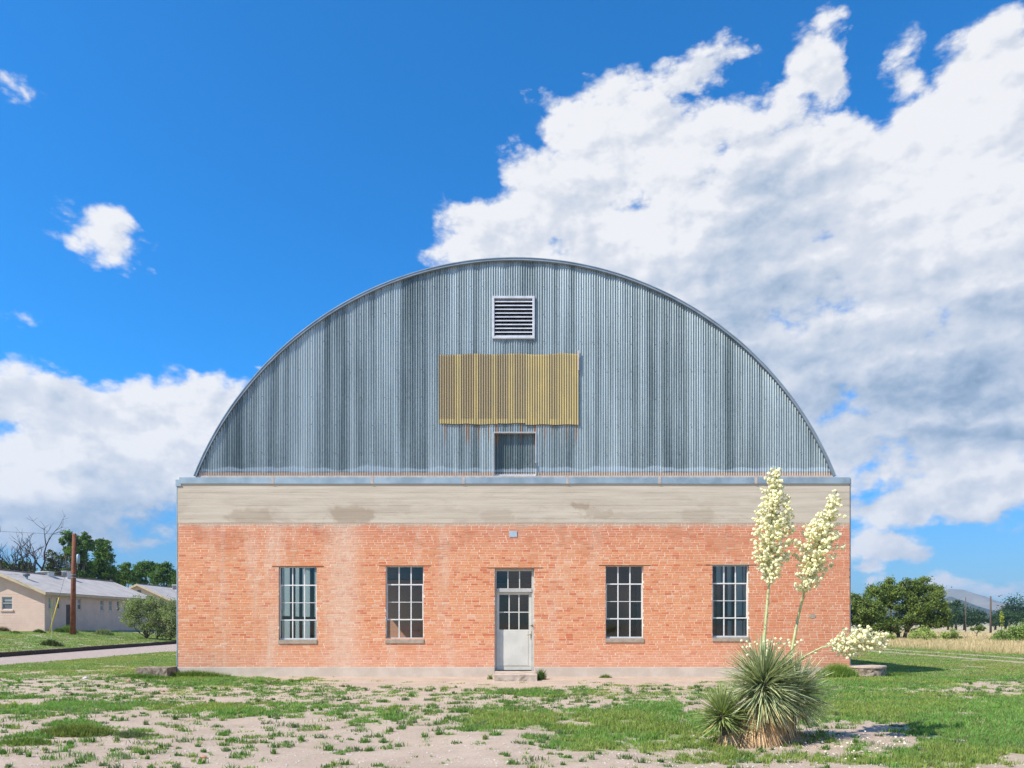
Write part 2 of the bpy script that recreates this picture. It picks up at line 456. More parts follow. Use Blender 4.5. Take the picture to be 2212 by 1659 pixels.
def sheet_mat():
    m, n, b, o = mat('galvanised_corrugated')
    p = n.pos(); x, y, z = n.sep(p)
    tone = n.attr('tone', 'Fac')
    st = n.noise(n.v('MULTIPLY', p, (4.5, 0, 0.10)), 1.0, 6, 0.65)
    bl = n.noise(n.v('MULTIPLY', p, (1.2, 0, 0.5)), 1.0, 5, 0.6)
    sp = n.noise(n.v('MULTIPLY', p, (22, 0, 9)), 1.0, 4, 0.7)
    st2 = n.noise(n.v('MULTIPLY', p, (1.6, 0, 0.05)), 1.0, 5, 0.6)
    k = n.m('ADD', n.m('ADD', n.m('MULTIPLY', tone, 0.34), n.m('MULTIPLY', st2, 0.36)), n.m('ADD', n.m('MULTIPLY', st, 0.75), n.m('MULTIPLY', bl, 0.15)))
    k = n.m('ADD', k, n.m('MULTIPLY', n.m('SUBTRACT', sp, 0.5), 0.22))
    c = n.mix(n.mr(k, 0.55, 1.05), (0.12, 0.16, 0.165), (0.51, 0.58, 0.58))
    # rust runs that hang below the yellow panel
    rz = n.mr(z, 6.15, 7.12, 0.0, 1.0)
    rx = n.noise(n.v('MULTIPLY', p, (13, 0, 0.25)), 1.0, 3, 0.6)
    inx = n.m('MULTIPLY', n.mr(x, -2.0, -1.95), n.mr(x, 1.9, 1.8))
    below = n.mr(z, 7.14, 7.12)
    rr = n.m('MULTIPLY', n.m('MULTIPLY', n.mr(n.m('ADD', rx, n.m('MULTIPLY', rz, 0.10)), 0.63, 0.69), inx), n.m('MULTIPLY', below, n.mr(rz, 0.0, 0.6)))
    c = n.mix(n.m('MULTIPLY', rr, 0.7), c, (0.44, 0.21, 0.09))
    # sandy closure and rust along the very bottom of the sheets
    bz = n.m('ADD', z, n.m('MULTIPLY', n.noise(p, 6, 4, 0.6), 0.05))
    c = n.mix(n.mr(bz, 5.79, 5.76, 0.0, 0.85), c, (0.62, 0.45, 0.33))
    # pale splash just above it
    pw = n.noise(n.v('MULTIPLY', p, (0.9, 0, 0.5)), 1.0, 4, 0.6)
    pale = n.m('MULTIPLY', n.mr(n.m('SUBTRACT', z, n.m('MULTIPLY', pw, 0.5)), 5.66, 5.60), n.mr(z, 5.76, 5.80))
    c = n.mix(n.m('MULTIPLY', pale, 0.5), c, (0.62, 0.70, 0.76))
    n.lk(c, b.inputs['Base Color'])
    b.inputs['Metallic'].default_value = 0.65
    b.inputs['Roughness'].default_value = 0.42
    b.inputs['Specular IOR Level'].default_value = 0.4
    return m
M_sheet = sheet_mat()
def yellow_mat():
    m, n, b, o = mat('yellow_fibreglass')
    p = n.pos(); x, y, z = n.sep(p)
    tone = n.attr('tone', 'Fac')
    # dirt from the backing boards shows as wide grey-brown bands
    bands = n.n('ShaderNodeValToRGB'); bands.color_ramp.interpolation = 'CONSTANT'
    xs = [(120, 1), (245, 0), (290, 1), (400, .1), (430, 1), (545, .15), (580, 1), (675, .15), (725, .9), (825, 0), (880, .25), (915, .05), (1010, .75), (1070, .3), (1110, .1), (1170, .5), (1195, .1), (1225, .2)]
    els = bands.color_ramp.elements
    for i, (q, kk) in enumerate(xs):
        t = (q - 120) / (1250 - 120)
        if i == 0: e = els[0]; e.position = 0
        elif i == 1: e = els[1]; e.position = t
        else: e = els.new(t)
        e.color = (kk, kk, kk, 1)
    n.lk(n.mr(x, -2.04, 1.86, 0, 1, smooth=False), bands.inputs[0])
    grime = n.noise(n.v('MULTIPLY', p, (3, 0, 1.5)), 1.0, 6, 0.65)
    speck = n.noise(n.v('MULTIPLY', p, (30, 0, 30)), 1.0, 3, 0.7)
    base = n.mix(n.mr(grime, 0.3, 0.7), (0.50, 0.40, 0.175), (0.41, 0.34, 0.175))
    gr = n.mix(n.mr(speck, 0.35, 0.65), (0.31, 0.255, 0.165), (0.22, 0.175, 0.115))
    k = n.m('MULTIPLY', bands.outputs[0], n.mr(z, 7.22, 7.27, 0.0, 0.8))
    c = n.mix(k, base, gr)
    streak = n.noise(n.v('MULTIPLY', p, (14, 0, 0.2)), 1.0, 4, 0.6)
    c = n.mix(n.mr(streak, 0.55, 0.75, 0, 0.5), c, (0.42, 0.29, 0.10))
    n.lk(c, b.inputs['Base Color']); b.inputs['Roughness'].default_value = 0.6
    b.inputs['Specular IOR Level'].default_value = 0.3
    return m
M_yellow = yellow_mat()
M_galv = simple('galvanised_flashing', (0.36, 0.46, 0.52), (0.25, 0.335, 0.39), 1.5, 0.5, 0.35, 0.15)
M_trim = simple('roof_edge_metal', (0.30, 0.36, 0.42), (0.22, 0.27, 0.32), 2.0, 0.5, 0.4, 0.1)
M_joint = simple('flashing_joint', (0.52, 0.45, 0.40), (0.42, 0.36, 0.33), 6.0, 0.8)
M_roof = simple('galvanised_roof', (0.36, 0.42, 0.46), (0.28, 0.33, 0.37), 1.0, 0.5, 0.4, 0.1)
M_ventwhite = simple('pale_vent_metal', (0.62, 0.65, 0.70), (0.50, 0.53, 0.58), 5.0, 0.5, 0.1, 0.1)
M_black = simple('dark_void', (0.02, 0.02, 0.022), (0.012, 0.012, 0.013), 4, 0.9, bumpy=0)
M_steelwhite = simple('white_steel_sash', (0.78, 0.77, 0.74), (0.68, 0.67, 0.64), 8, 0.55, bumpy=0.15)
M_doorpaint = simple('grey_white_door_paint', (0.66, 0.64, 0.57), (0.57, 0.56, 0.50), 2.5, 0.5, bumpy=0.15)
M_doorframe = simple('grey_blue_frame_paint', (0.52, 0.51, 0.48), (0.44, 0.43, 0.41), 5, 0.6, bumpy=0.15)
M_sill = simple('sill_concrete', (0.42, 0.35, 0.27), (0.32, 0.26, 0.20), 6, 0.95, bumpy=0.4)
M_lintel = simple('rusty_lintel', (0.14, 0.075, 0.045), (0.09, 0.05, 0.035), 14, 0.85)
M_brass = simple('worn_brass', (0.30, 0.24, 0.15), (0.20, 0.16, 0.10), 20, 0.4, 0.8, 0)
M_plate = simple('pale_blue_plate', (0.42, 0.52, 0.60), (0.34, 0.43, 0.50), 20, 0.6)
M_floor = simple('interior_floor', (0.24, 0.22, 0.20), (0.18, 0.165, 0.15), 2, 0.7)
M_inwhite = simple('interior_white', (0.70, 0.73, 0.74), (0.62, 0.65, 0.66), 2, 0.8)
M_indark = simple('interior_dark', (0.14, 0.15, 0.165), (0.10, 0.11, 0.12), 2, 0.9)
M_inbrick = simple('interior_brick', (0.68, 0.36, 0.24), (0.60, 0.30, 0.19), 10, 0.9)

def curtain_mat():
    m = bpy.data.materials.new('pale_curtain'); m.use_nodes = True
    m.node_tree.nodes.clear(); n = NT(m.node_tree)
    o = n.n('ShaderNodeOutputMaterial'); a = n.n('ShaderNodeBsdfDiffuse'); t = n.n('ShaderNodeBsdfTranslucent')
    a.inputs['Color'].default_value = (.8, .84, .82, 1); t.inputs['Color'].default_value = (.85, .92, .92, 1)
    mx = n.n('ShaderNodeMixShader'); n.lk(a.outputs[0], mx.inputs[1]); n.lk(t.outputs[0], mx.inputs[2]); n.lk(mx.outputs[0], o.inputs['Surface'])
    return m
M_curtain = curtain_mat()
def glass_mat(name, refl, tint, rough=0.015):
    m = bpy.data.materials.new(name); m.use_nodes = True
    m.node_tree.nodes.clear(); n = NT(m.node_tree)
    o = n.n('ShaderNodeOutputMaterial')
    g = n.n('ShaderNodeBsdfGlossy'); g.inputs['Roughness'].default_value = rough; g.inputs['Color'].default_value = (.9, .95, 1, 1)
    t = n.n('ShaderNodeBsdfTransparent'); t.inputs['Color'].default_value = (*tint, 1)
    bp = n.n('ShaderNodeBump'); bp.inputs['Strength'].default_value = 0.05; bp.inputs['Distance'].default_value = 0.01
    n.lk(n.noise(n.pos(), 2.5, 2, 0.5), bp.inputs['Height']); n.lk(bp.outputs[0], g.inputs['Normal'])
    fr = n.n('ShaderNodeFresnel'); fr.inputs['IOR'].default_value = 1.45
    f = n.m('ADD', n.m('MULTIPLY', fr.outputs[0], 1.0), refl, clamp=True)
    mx = n.n('ShaderNodeMixShader'); n.lk(f, mx.inputs[0]); n.lk(t.outputs[0], mx.inputs[1]); n.lk(g.outputs[0], mx.inputs[2])
    n.lk(mx.outputs[0], o.inputs['Surface'])
    return m
M_glass = glass_mat('window_glass', 0.03, (0.74, 0.80, 0.82))

def ground_mat():
    m, n, b, o = mat('earth_and_thatch')
    p = n.pos(); x, y, z = n.sep(p)
    g = n.attr('grass', 'Fac'); dry = n.attr('dry', 'Fac'); rocky = n.attr('rocky', 'Fac')
    f = n.noise(p, 1.3, 8, 0.62); fine = n.noise(p, 26, 6, 0.7); peb = n.noise(p, 95, 3, 0.6)
    sand = n.mix(n.mr(f, 0.32, 0.68), (0.50, 0.395, 0.31), (0.42, 0.325, 0.25))
    sand = n.mix(n.mr(fine, 0.55, 0.75, 0, 0.45), sand, (0.56, 0.47, 0.40))
    lit = n.noise(n.v('MULTIPLY', p, (1, 1, 1)), 14, 7, 0.75)
    sand = n.mix(n.mr(lit, 0.53, 0.68, 0, 0.55), sand, (0.30, 0.245, 0.17))
    sand = n.mix(n.mr(fine, 0.45, 0.30, 0, 0.5), sand, (0.28, 0.205, 0.155))
    vo = n.n('ShaderNodeTexVoronoi'); vo.inputs['Scale'].default_value = 24; n.lk(p, vo.inputs['Vector'])
    stones = n.m('MULTIPLY', n.mr(vo.outputs['Distance'], 0.26, 0.16), n.mr(n.noise(p, 3, 3, 0.6), 0.45, 0.62))
    sand = n.mix(n.m('MULTIPLY', stones, n.m('ADD', 0.35, n.m('MULTIPLY', rocky, 0.6))), sand, (0.64, 0.57, 0.51))
    gg = n.noise(p, 5.5, 8, 0.7)
    gf = n.m('ADD', g, n.m('MULTIPLY', n.m('SUBTRACT', gg, 0.5), 3.4))
    grass = n.mix(n.mr(fine, 0.35, 0.65), (0.17, 0.26, 0.075), (0.34, 0.34, 0.16))
    grass = n.mix(n.mr(f, 0.35, 0.7), grass, (0.17, 0.26, 0.065))
    c = n.mix(n.m('MULTIPLY', n.mr(gf, 0.38, 1.05), 0.70), sand, grass)
    straw = n.mix(n.mr(gg, 0.35, 0.65), (0.52, 0.40, 0.26), (0.38, 0.33, 0.18))
    c = n.mix(dry, c, straw)
    n.lk(c, b.inputs['Base Color']); b.inputs['Roughness'].default_value = 1.0
    b.inputs['Specular IOR Level'].default_value = 0.05
    h = n.m('ADD', n.m('MULTIPLY', fine, 0.7), n.m('MULTIPLY', peb, 0.3))
    bump(n, b, h, 0.85, 0.03)
    return m
M_ground = ground_mat()
M_gravel = simple('pale_gravel', (0.46, 0.375, 0.325), (0.38, 0.30, 0.26), 5.0, 1.0, bumpy=1.0, dist=0.03, spec=0.05, detail=10)
M_track = simple('worn_dirt_track', (0.43, 0.35, 0.27), (0.35, 0.28, 0.20), 2.5, 1.0, bumpy=0.8, dist=0.03, spec=0.05, detail=10)

def leafy(name, gain=(1, 1, 1), rough=0.6, trans=0.35):
    m = bpy.data.materials.new(name); m.use_nodes = True
    m.node_tree.nodes.clear(); n = NT(m.node_tree)
    o = n.n('ShaderNodeOutputMaterial')
    b = n.n('ShaderNodeBsdfPrincipled'); b.inputs['Roughness'].default_value = rough; b.inputs['Specular IOR Level'].default_value = 0.25
    c = n.v('MULTIPLY', n.attr('tone', 'Color'), gain)
    n.lk(c, b.inputs['Base Color'])
    t = n.n('ShaderNodeBsdfTranslucent'); n.lk(n.v('MULTIPLY', c, (1.2, 1.3, 0.7)), t.inputs['Color'])
    mx = n.n('ShaderNodeMixShader'); mx.inputs[0].default_value = trans
    n.lk(b.outputs[0], mx.inputs[1]); n.lk(t.outputs[0], mx.inputs[2]); n.lk(mx.outputs[0], o.inputs['Surface'])
    return m
M_leaf = leafy('foliage', gain=(1.55, 1.5, 1.4))
M_grass = leafy('grass_blades', trans=0.4)
M_yucca = leafy('yucca_leaf', gain=(1.65, 1.48, 1.3), rough=0.4, trans=0.15)
M_flower = leafy('yucca_blossom', gain=(1.1, 1.04, 1.0), rough=0.6, trans=0.25)
M_bark = simple('bark', (0.13, 0.10, 0.075), (0.075, 0.058, 0.045), 12, 0.95)
M_greybark = simple('dead_grey_bark', (0.055, 0.048, 0.043), (0.035, 0.03, 0.028), 12, 0.95)
M_pole = simple('creosote_pole', (0.235, 0.088, 0.042), (0.15, 0.06, 0.035), 5, 0.85, bumpy=0.4)
M_house = simple('pink_painted_block', (0.66, 0.50, 0.41), (0.60, 0.45, 0.365), 1.5, 0.9, bumpy=0.3)
M_houseroof = simple('grey_shingle', (0.60, 0.54, 0.48), (0.50, 0.445, 0.395), 1.0, 0.9, bumpy=0.5, dist=0.02)
M_housetrim = simple('cream_fascia', (0.56, 0.46, 0.31), (0.48, 0.39, 0.27), 3, 0.8)
M_ridge = simple('ridge_cap', (0.22, 0.15, 0.13), (0.17, 0.115, 0.10), 3, 0.9)
M_hwin = simple('house_window_glass', (0.10, 0.12, 0.135), (0.055, 0.065, 0.075), 1.3, 0.2, bumpy=0, spec=0.6)
M_blind = simple('window_blind', (0.30, 0.34, 0.35), (0.24, 0.27, 0.28), 3, 0.8, bumpy=0)
M_unit = simple('cooler_white_metal', (0.66, 0.66, 0.63), (0.55, 0.55, 0.53), 5, 0.6)
M_darkvent = simple('dark_louvre', (0.16, 0.17, 0.20), (0.11, 0.12, 0.14), 9, 0.7)
M_brown = simple('brown_door', (0.13, 0.10, 0.085), (0.10, 0.075, 0.06), 5, 0.8)
M_tie = simple('railroad_tie', (0.085, 0.058, 0.045), (0.05, 0.035, 0.028), 7, 0.95, bumpy=0.7, dist=0.02)
M_yellowp = simple('yellow_guy_guard', (0.72, 0.52, 0.05), (0.62, 0.44, 0.05), 7, 0.6, bumpy=0)
M_wire = simple('grey_wire', (0.12, 0.12, 0.12), None, 7, 0.6, bumpy=0)
M_mount = simple('mountain_rock_and_grass', (0.25, 0.225, 0.17), (0.17, 0.16, 0.12), 0.012, 1.0, bumpy=0, detail=10)
M_shade_woods = simple('cloud_shade_and_woods', (0.045, 0.062, 0.045), (0.07, 0.08, 0.05), 0.02, 1.0, bumpy=0, detail=10)  # dark tone for the mountain's cloud shadow, also used on the wooded rise
M_stone = simple('pale_stone', (0.62, 0.57, 0.52), (0.48, 0.43, 0.39), 20, 0.9, bumpy=0.6)
M_redstone = simple('broken_brick_stone', (0.52, 0.26, 0.17), (0.42, 0.2, 0.13), 20, 0.9, bumpy=0.6)

# ------------------------------------------------------------------ terrain
def kerb_x(y):
    return -22.7 - (np.clip(y, 22, 62) - 31.6) * 0.107
def gz(x, y):
    x = np.asarray(x, dtype=float); y = np.asarray(y, dtype=float)
    t = np.clip((kerb_x(y) - 0.1 - x) / 8.0, 0, 1)
    up = np.where(x < kerb_x(y) - 0.08, 0.2 + 0.7 * t, 0.0)
    near = sstep(16, 14, np.abs(x)) * sstep(24, 19.7, y) * sstep(-10, 0, y)
    yard = (fbm(x, y, 0.45, 4, 5) - 0.5) * 0.10 + (fbm(x, y, 2.6, 3, 9) - 0.5) * 0.03
    slope = -0.03 * sstep(19.9, 17.5, y)
    wallfade = sstep(19.95, 18.8, y)
    return up + near * (yard * wallfade + slope * 0) 
def gz1(x, y): return float(gz(np.array([x]), np.array([y]))[0])

# grass cover: 0 bare .. 1 dense, in metres on the ground
def D2(xd, yd):
    y = EYE * F / (yd - 1348.0)
    return (xd - 1106.0) / F * y, y
PATCH = [  # centre in photo units, radii in photo units, strength
    (200, 1530, 420, 22, .62), (560, 1528, 300, 18, .72), (850, 1545, 260, 26, .55), (120, 1517, 200, 9, .2),
    (1155, 1495, 190, 13, .75), (1480, 1500, 170, 16, .42), (1080, 1520, 120, 9, .45),
    (1130, 1555, 170, 32, .85), (1390, 1570, 260, 50, .95), (1240, 1605, 190, 28, .8), (1500, 1625, 260, 40, .72), (1150, 1645, 200, 22, .55),
    (1480, 1555, 130, 30, .8), (1950, 1520, 260, 45, .95), (2100, 1580, 220, 60, 1.0), (2200, 1560, 200, 90, 1.0), (1900, 1640, 300, 18, .75),
    (1900, 1475, 200, 22, 1.0), (1830, 1500, 110, 40, .9), (2120, 1460, 200, 16, .85), (1620, 1640, 150, 20, .6), (2050, 1630, 190, 30, .8),
    (430, 1468, 150, 12, .95), (600, 1476, 160, 9, .5), (165, 1578, 90, 15, .9), (60, 1600, 70, 12, .55), (290, 1590, 60, 12, .5),
    (1690, 1560, 250, 18, .35), (1880, 1600, 220, 30, .62), (400, 1620, 500, 40, .30), (820, 1608, 160, 16, .3), (700, 1580, 200, 16, .28),
]
BARE = [(1900, 1580, 95, 22, .35), (1760, 1612, 120, 16, .15), (1100, 1475, 320, 8, .9), (1385, 1630, 110, 14, .5), (2110, 1492, 120, 16, .42), (1530, 1535, 70, 14, .3),
        (1005, 1640, 260, 30, .25), (1150, 1585, 60, 5, .7), (1480, 1612, 60, 7, .5), (2120, 1545, 70, 6, .4)]
def cover(x, y):
    x = np.asarray(x, float); y = np.asarray(y, float)
    yy = np.maximum(y, 2.0)
    xd = 1106 + F * x / yy; yd = 1348 + EYE * F / yy
    wx = (fbm(x, y, 0.7, 4, 31) - .5) * 120; wy = (fbm(x, y, 0.7, 4, 47) - .5) * 26
    def blob(q):
        cx, cy, rx, ry, w = q
        d = np.sqrt(((xd + wx - cx) / rx) ** 2 + ((yd + wy * np.clip((yd - 1440) / 100, .3, 1.6) - cy) / ry) ** 2)
        return w * sstep(1.6, 0.2, d)
    c = np.zeros_like(x) + 0.20 + .12 * (fbm(x, y, .5, 3, 66) - .5)
    for q in PATCH: c = np.maximum(c, blob(q))
    for q in BARE: c = c - blob(q)
    # lawns either side of the building
    lawnL = sstep(18.6, 20.5, y + (fbm(x, y, .5, 3, 3) - .5) * 3) * sstep(-8.8, -9.4, x)
    lawnR = sstep(17.5, 19.5, y) * sstep(9.2, 9.7, x)
    strip = sstep(20.0, 18.5, y) * 0
    lv = .52 + .9 * (fbm(x, y, .55, 4, 23) - .2)
    c = np.maximum(c, lawnL * np.clip(lv, 0, 1)); c = np.maximum(c, lawnR * np.clip(lv + .06, 0, 1))
    far = sstep(22, 24, y) * sstep(8.8, 9.2, np.abs(x))
    c = np.maximum(c, far * (0.75 + 0.3 * (fbm(x, y, .25, 3, 77) - .2)))
    behind = sstep(6.8, 5, y)
    c = np.maximum(c, behind * (0.25 + 0.6 * sstep(.45, .6, fbm(x, y, .3, 3, 78))))
    c = c * np.clip(.50 + 1.0 * fbm(x, y, 1.1, 3, 123), .5, 1.12)
    return np.clip(c, 0, 1)
def dryness(x, y):
    edge = 23.6 + (fbm(x, y, .2, 3, 5) - .5) * 1.6
    d = sstep(0, 1.0, x - edge) * sstep(20, 26, y)
    far = sstep(75, 120, y) * 0.75 * (x > 0)
    return np.clip(np.maximum(d * (0.75 + .4 * (fbm(x, y, .06, 3, 8) - .4)), far), 0, 1)

def build_ground():
    xs = np.concatenate([[-9000, -4000, -1500, -700, -350, -200, -130, -95, -75], np.arange(-62, -24, 1.5), [-23.2, -22.78, -22.7, -22.3], np.arange(-21.5, -16, .8),
                         np.arange(-15.5, 16.01, 0.12), np.arange(16.5, 30, .5), np.arange(31, 60, 1.5), [65, 75, 90, 120, 170, 260, 420, 800, 1800, 4000, 9000]])
    ys = np.concatenate([[-6000, -1500, -400, -120, -40, -15, -5, 0, 3, 5], np.arange(6, 20.5, 0.12), np.arange(21, 34, .4), np.arange(35, 75, 1.0), [80, 88, 100, 120, 150, 200, 300, 500, 900, 1800, 4000, 9500]])
    X, Y = np.meshgrid(xs, ys)
    X = np.where(X <= -22.2, X + (kerb_x(Y) + 22.7), X)
    Z = gz(X, Y)
    Z = np.where(Y > 300, 0, Z)
    V = np.stack([X.ravel(), Y.ravel(), Z.ravel()], 1)
    nx = len(xs); ny = len(ys)
    i = np.arange(nx * ny).reshape(ny, nx)
    Fc = np.stack([i[:-1, :-1].ravel(), i[:-1, 1:].ravel(), i[1:, 1:].ravel(), i[1:, :-1].ravel()], 1)
    g = cover(X.ravel(), Y.ravel())
    dr = dryness(X.ravel(), Y.ravel())
    xd = 1106 + F * X.ravel() / np.maximum(Y.ravel(), 2); yd = 1348 + EYE * F / np.maximum(Y.ravel(), 2)
    rk = np.maximum(sstep(1.3, .5, np.sqrt(((xd - 150) / 300) ** 2 + ((yd - 1480) / 26) ** 2)), sstep(1.3, .5, np.sqrt(((xd - 2110) / 180) ** 2 + ((yd - 1490) / 26) ** 2)))
    o = np_mesh('ground', V, Fc, M_ground, attrs={'grass': g, 'dry': dr, 'rocky': rk}, smooth=True)
    tag(o, kind='structure')
build_ground()

def strip(name, left, right, m, zoff, mat_=None):
    """a ribbon on the ground between two rails of (x, y) points"""
    V = []; Fc = []
    for (a, b) in zip(left, right):
        V.append((a[0], a[1], gz1(*a) + zoff)); V.append((b[0], b[1], gz1(*b) + zoff))
    for k in range(len(left) - 1):
        Fc.append((2 * k, 2 * k + 1, 2 * k + 3, 2 * k + 2))
    o = np_mesh(name, V, Fc, m); tag(o, kind='structure'); return o
rnd = random.Random(4)
ysr = [18 + 1.0 * k for k in range(0, 60)] + [90, 120, 180]
strip('gravel_road', [(float(kerb_x(np.array([y]))[0]) + 0.0, y) for y in ysr], [(-18.2 + 0.25 * math.sin(y * .7) + rnd.uniform(-.1, .1), y) for y in ysr], M_gravel, 0.006)
ysk = [10 + 1.0 * k for k in range(0, 90)] + [120, 160, 240]
for c in (19.55, 21.75):
    strip('wheel_track', [(c - .42 + .10 * math.sin(y * .9 + c) + rnd.uniform(-.16, .16), y) for y in ysk], [(c + .42 + .1 * math.sin(y * .8) + rnd.uniform(-.16, .16), y) for y in ysk], M_track, 0.008)

# timber kerb: separate ties end to end
kr = empty('timber_kerb', (-23.0, 31, 0), 'dark brown timber edging laid along the far side of the pale gravel road', 'kerb')
y = 22.0
while y < 66:
    L = 2.44
    x0 = float(kerb_x(np.array([y]))[0]); x1 = float(kerb_x(np.array([y + L]))[0])
    b = MB(); b.box(0, 0.2, 0, L - 0.03, -0.05, 0.215 + rnd.uniform(-.012, .012))
    o = b.build('tie', M_tie, kr, bevel=0.012)
    o.location = (x0 - 0.2 + 23.0, y - 31, 0); o.rotation_euler.z = math.atan2(-(x1 - x0), L)
    y += L

# ------------------------------------------------------------------ the building
BX = lambda xd: (xd - 1106.0) * S
BZ = lambda yd: EYE - (yd - 1348.0) * S
X0, X1 = BX(383.5), BX(1836)
ZB0, ZB1 = BZ(1441), BZ(1130)          # brick field
ZC1 = BZ(1044)                          # top of the concrete band
DEPTH = 32.0
shed = empty('brick_building', (BX(1110), WALL_Y, 0), 'long red brick building with arched corrugated metal gable, grey door and four tall windows', 'building')
ox, oy = shed.location.x, shed.location.y
def P(mb, name, m, parent=None, **k):
    """mesh given in world metres -> child of the shed"""
    par = parent or shed
    px, py, pz = (ox, oy, 0) if par is shed else par['org']
    mb.v = [(a - px, b - py, c - pz) for a, b, c in mb.v]
    return mb.build(name, m, par, **k)
def sub(name, org):
    o = bpy.data.objects.new(name, None); COL.objects.link(o); o.parent = shed
    o.location = (org[0] - ox, org[1] - oy, org[2]); o['org'] = org; o.empty_display_size = .1
    return o

WIN = [(602, 684, 1224, 1382), (833, 915, 1222.5, 1381), (1308, 1390, 1221.5, 1379), (1539, 1618, 1220.5, 1377)]
WINW = [(BX(a), BX(b), BZ(d), BZ(c)) for a, b, c, d in WIN]
DOORW = (BX(1068.5), BX(1154), BZ(1450), BZ(1227))
OPEN = WINW + [DOORW]
TH = 0.34
def wall_boxes(mb, x0, x1, z0, z1, y0, y1, opens):
    xs = sorted({x0, x1, *[o[0] for o in opens], *[o[1] for o in opens]})
    xs = [q for q in xs if x0 <= q <= x1]
    for a, b in zip(xs[:-1], xs[1:]):
        mid = (a + b) / 2
        hit = [o for o in opens if o[0] < mid < o[1] and o[2] < z1 and o[3] > z0]
        z = z0
        for o in sorted(hit, key=lambda q: q[2]):
            if o[2] > z: mb.box(a, b, y0, y1, z, o[2])
            z = max(z, o[3])
        if z < z1: mb.box(a, b, y0, y1, z, z1)
w = MB(); wall_boxes(w, X0 + .01, X1 - .01, ZB0, ZB1, WALL_Y + .0034, WALL_Y + TH, OPEN)
P(w, 'wall', M_mortar)
w = MB(); wall_boxes(w, X0, X1, -0.4, ZB0, WALL_Y - .012, WALL_Y + TH, [DOORW])
P(w, 'foundation', M_found, bevel=0.008)
w = MB(); w.box(X0, X1, WALL_Y - 0.004, WALL_Y + TH, ZB1, ZC1)
P(w, 'concrete_band', M_band, bevel=0.01)
# side walls with tall glazed bays, back wall, floor
for sx, xx in ((-1, X0), (1, X1)):
    w = MB(); a, b = (xx, xx + .3) if sx < 0 else (xx - .3, xx)
    ya = WALL_Y + TH
    w.box(a, b, ya, WALL_Y + DEPTH, -.4, .55); w.box(a, b, ya, WALL_Y + DEPTH, 4.2, ZC1)
    w.box(a, b, ya, ya + .7, .55, 4.2)
    P(w, 'side_wall', M_inbrick)
    yy = ya + .7; k = 0
    # inner face of the glazed bays: i0..i1 is a thin layer at the room side
    xin = b if sx < 0 else a; d_ = -1 if sx < 0 else 1
    lay = lambda p, q: (min(xin + d_ * p, xin + d_ * q), max(xin + d_ * p, xin + d_ * q))
    while yy < WALL_Y + DEPTH - 1.5:
        wd = (.16, .07, .07)[k % 3]; gap = (.62, .34, .8)[k % 3]; pw = (.34, .0, .5)[k % 3]
        l_ = lay(0, .06); w = MB(); w.box(l_[0], l_[1], yy, yy + wd, .55, 4.2); P(w, 'side_mullion', M_inwhite)
        yy += wd
        if sx < 0 and 37 < yy < 43.8: yy += 1.1; k += 1; continue
        l_ = lay(.03, .045); w = MB(); w.box(l_[0], l_[1], yy + .001, yy + gap - .001, .56, 4.19); P(w, 'curtain', M_curtain)
        yy += gap
        if pw:
            l_ = lay(.01, .05); w = MB(); w.box(l_[0], l_[1], yy, yy + pw, .56, 4.19); P(w, 'side_pier', M_indark)
            yy += pw
        k += 1
    w = MB(); l_ = lay(-.03, -.001); w.box(l_[0], l_[1], ya + .7, WALL_Y + DEPTH, 1.62, 1.80)
    P(w, 'side_rail', M_indark)
w = MB(); w.box(X0, X1, WALL_Y + DEPTH, WALL_Y + DEPTH + .3, -.4, 12.0)
P(w, 'back_wall', M_inbrick)
w = MB(); w.box(X0 + .3, X1 - .3, WALL_Y + TH, WALL_Y + DEPTH, -.1, .12)
P(w, 'interior_floor', M_floor)
for (a, b, c) in ((X0 + .32, -4.6, 44.0), (-4.4, 4.2, 47.0)):
    w = MB(); w.box(a, b, c, c + .3, .12, 4.2); P(w, 'interior_partition', M_inbrick)
for q_ in range(11):
    w = MB(); w.box(5.25 + q_ * .34, 5.25 + q_ * .34 + (.22, .13, .26)[q_ % 3], 30.0, 30.05, .95, 3.1); P(w, 'screen_board', M_inwhite)
w = MB(); w.box(5.0, 9.1, 30.052, 30.12, .9, 3.15); P(w, 'screen_frame', M_indark)
w = MB(); w.box(X0 + .3, X1 - .3, WALL_Y + TH, WALL_Y + DEPTH, 4.25, 4.4)
P(w, 'ceiling', M_indark)

# bricks ---------------------------------------------------------------
CRS = (ZB1 - ZB0) / 60.0
def brick_list():
    out = []
    r = random.Random(11)
    L = (X1 - X0) / 91.0
    for row in range(60):
        z0 = ZB0 + row * CRS + 0.0062; z1 = z0 + CRS - 0.0124
        zc = (z0 + z1) / 2
        head = (row % 7 == 3)
        step = L / 2 if head else L
        off = (L / 4 if head else (L / 2 if row % 2 else 0.0)) + L * r.uniform(-.25, .25)
        x = X0 - off
        drift = 0.0
        while x < X1:
            a, b = x + .005, x + step - .005
            x += step * r.uniform(.93, 1.07)
            b = min(b, x - .005)
            a += r.uniform(-.002, .002); b += r.uniform(-.002, .002)
            a = max(a, X0 + .0005); b = min(b, X1 - .0005)
            segs = [(a, b)]
            for o in OPEN:
                if o[2] - .001 < zc < o[3] + .001:
                    ns = []
                    for (p, q) in segs:
                        if q <= o[0] or p >= o[1]: ns.append((p, q)); continue
                        if p < o[0]: ns.append((p, o[0]))
                        if q > o[1]: ns.append((o[1], q))
                    segs = ns
            for (p, q) in segs:
                if q - p > .02: out.append((p, q, z0, z1, r.uniform(-.0012, .0022), row))
    return out
bricks = brick_list()
r = random.Random(3)
full = sorted([b for b in bricks if b[1] - b[0] > .19], key=lambda b: (((b[0] + b[1]) / 2) / 1.0) ** 2 + (((b[2] + b[3]) / 2 - 1.7)) ** 2)
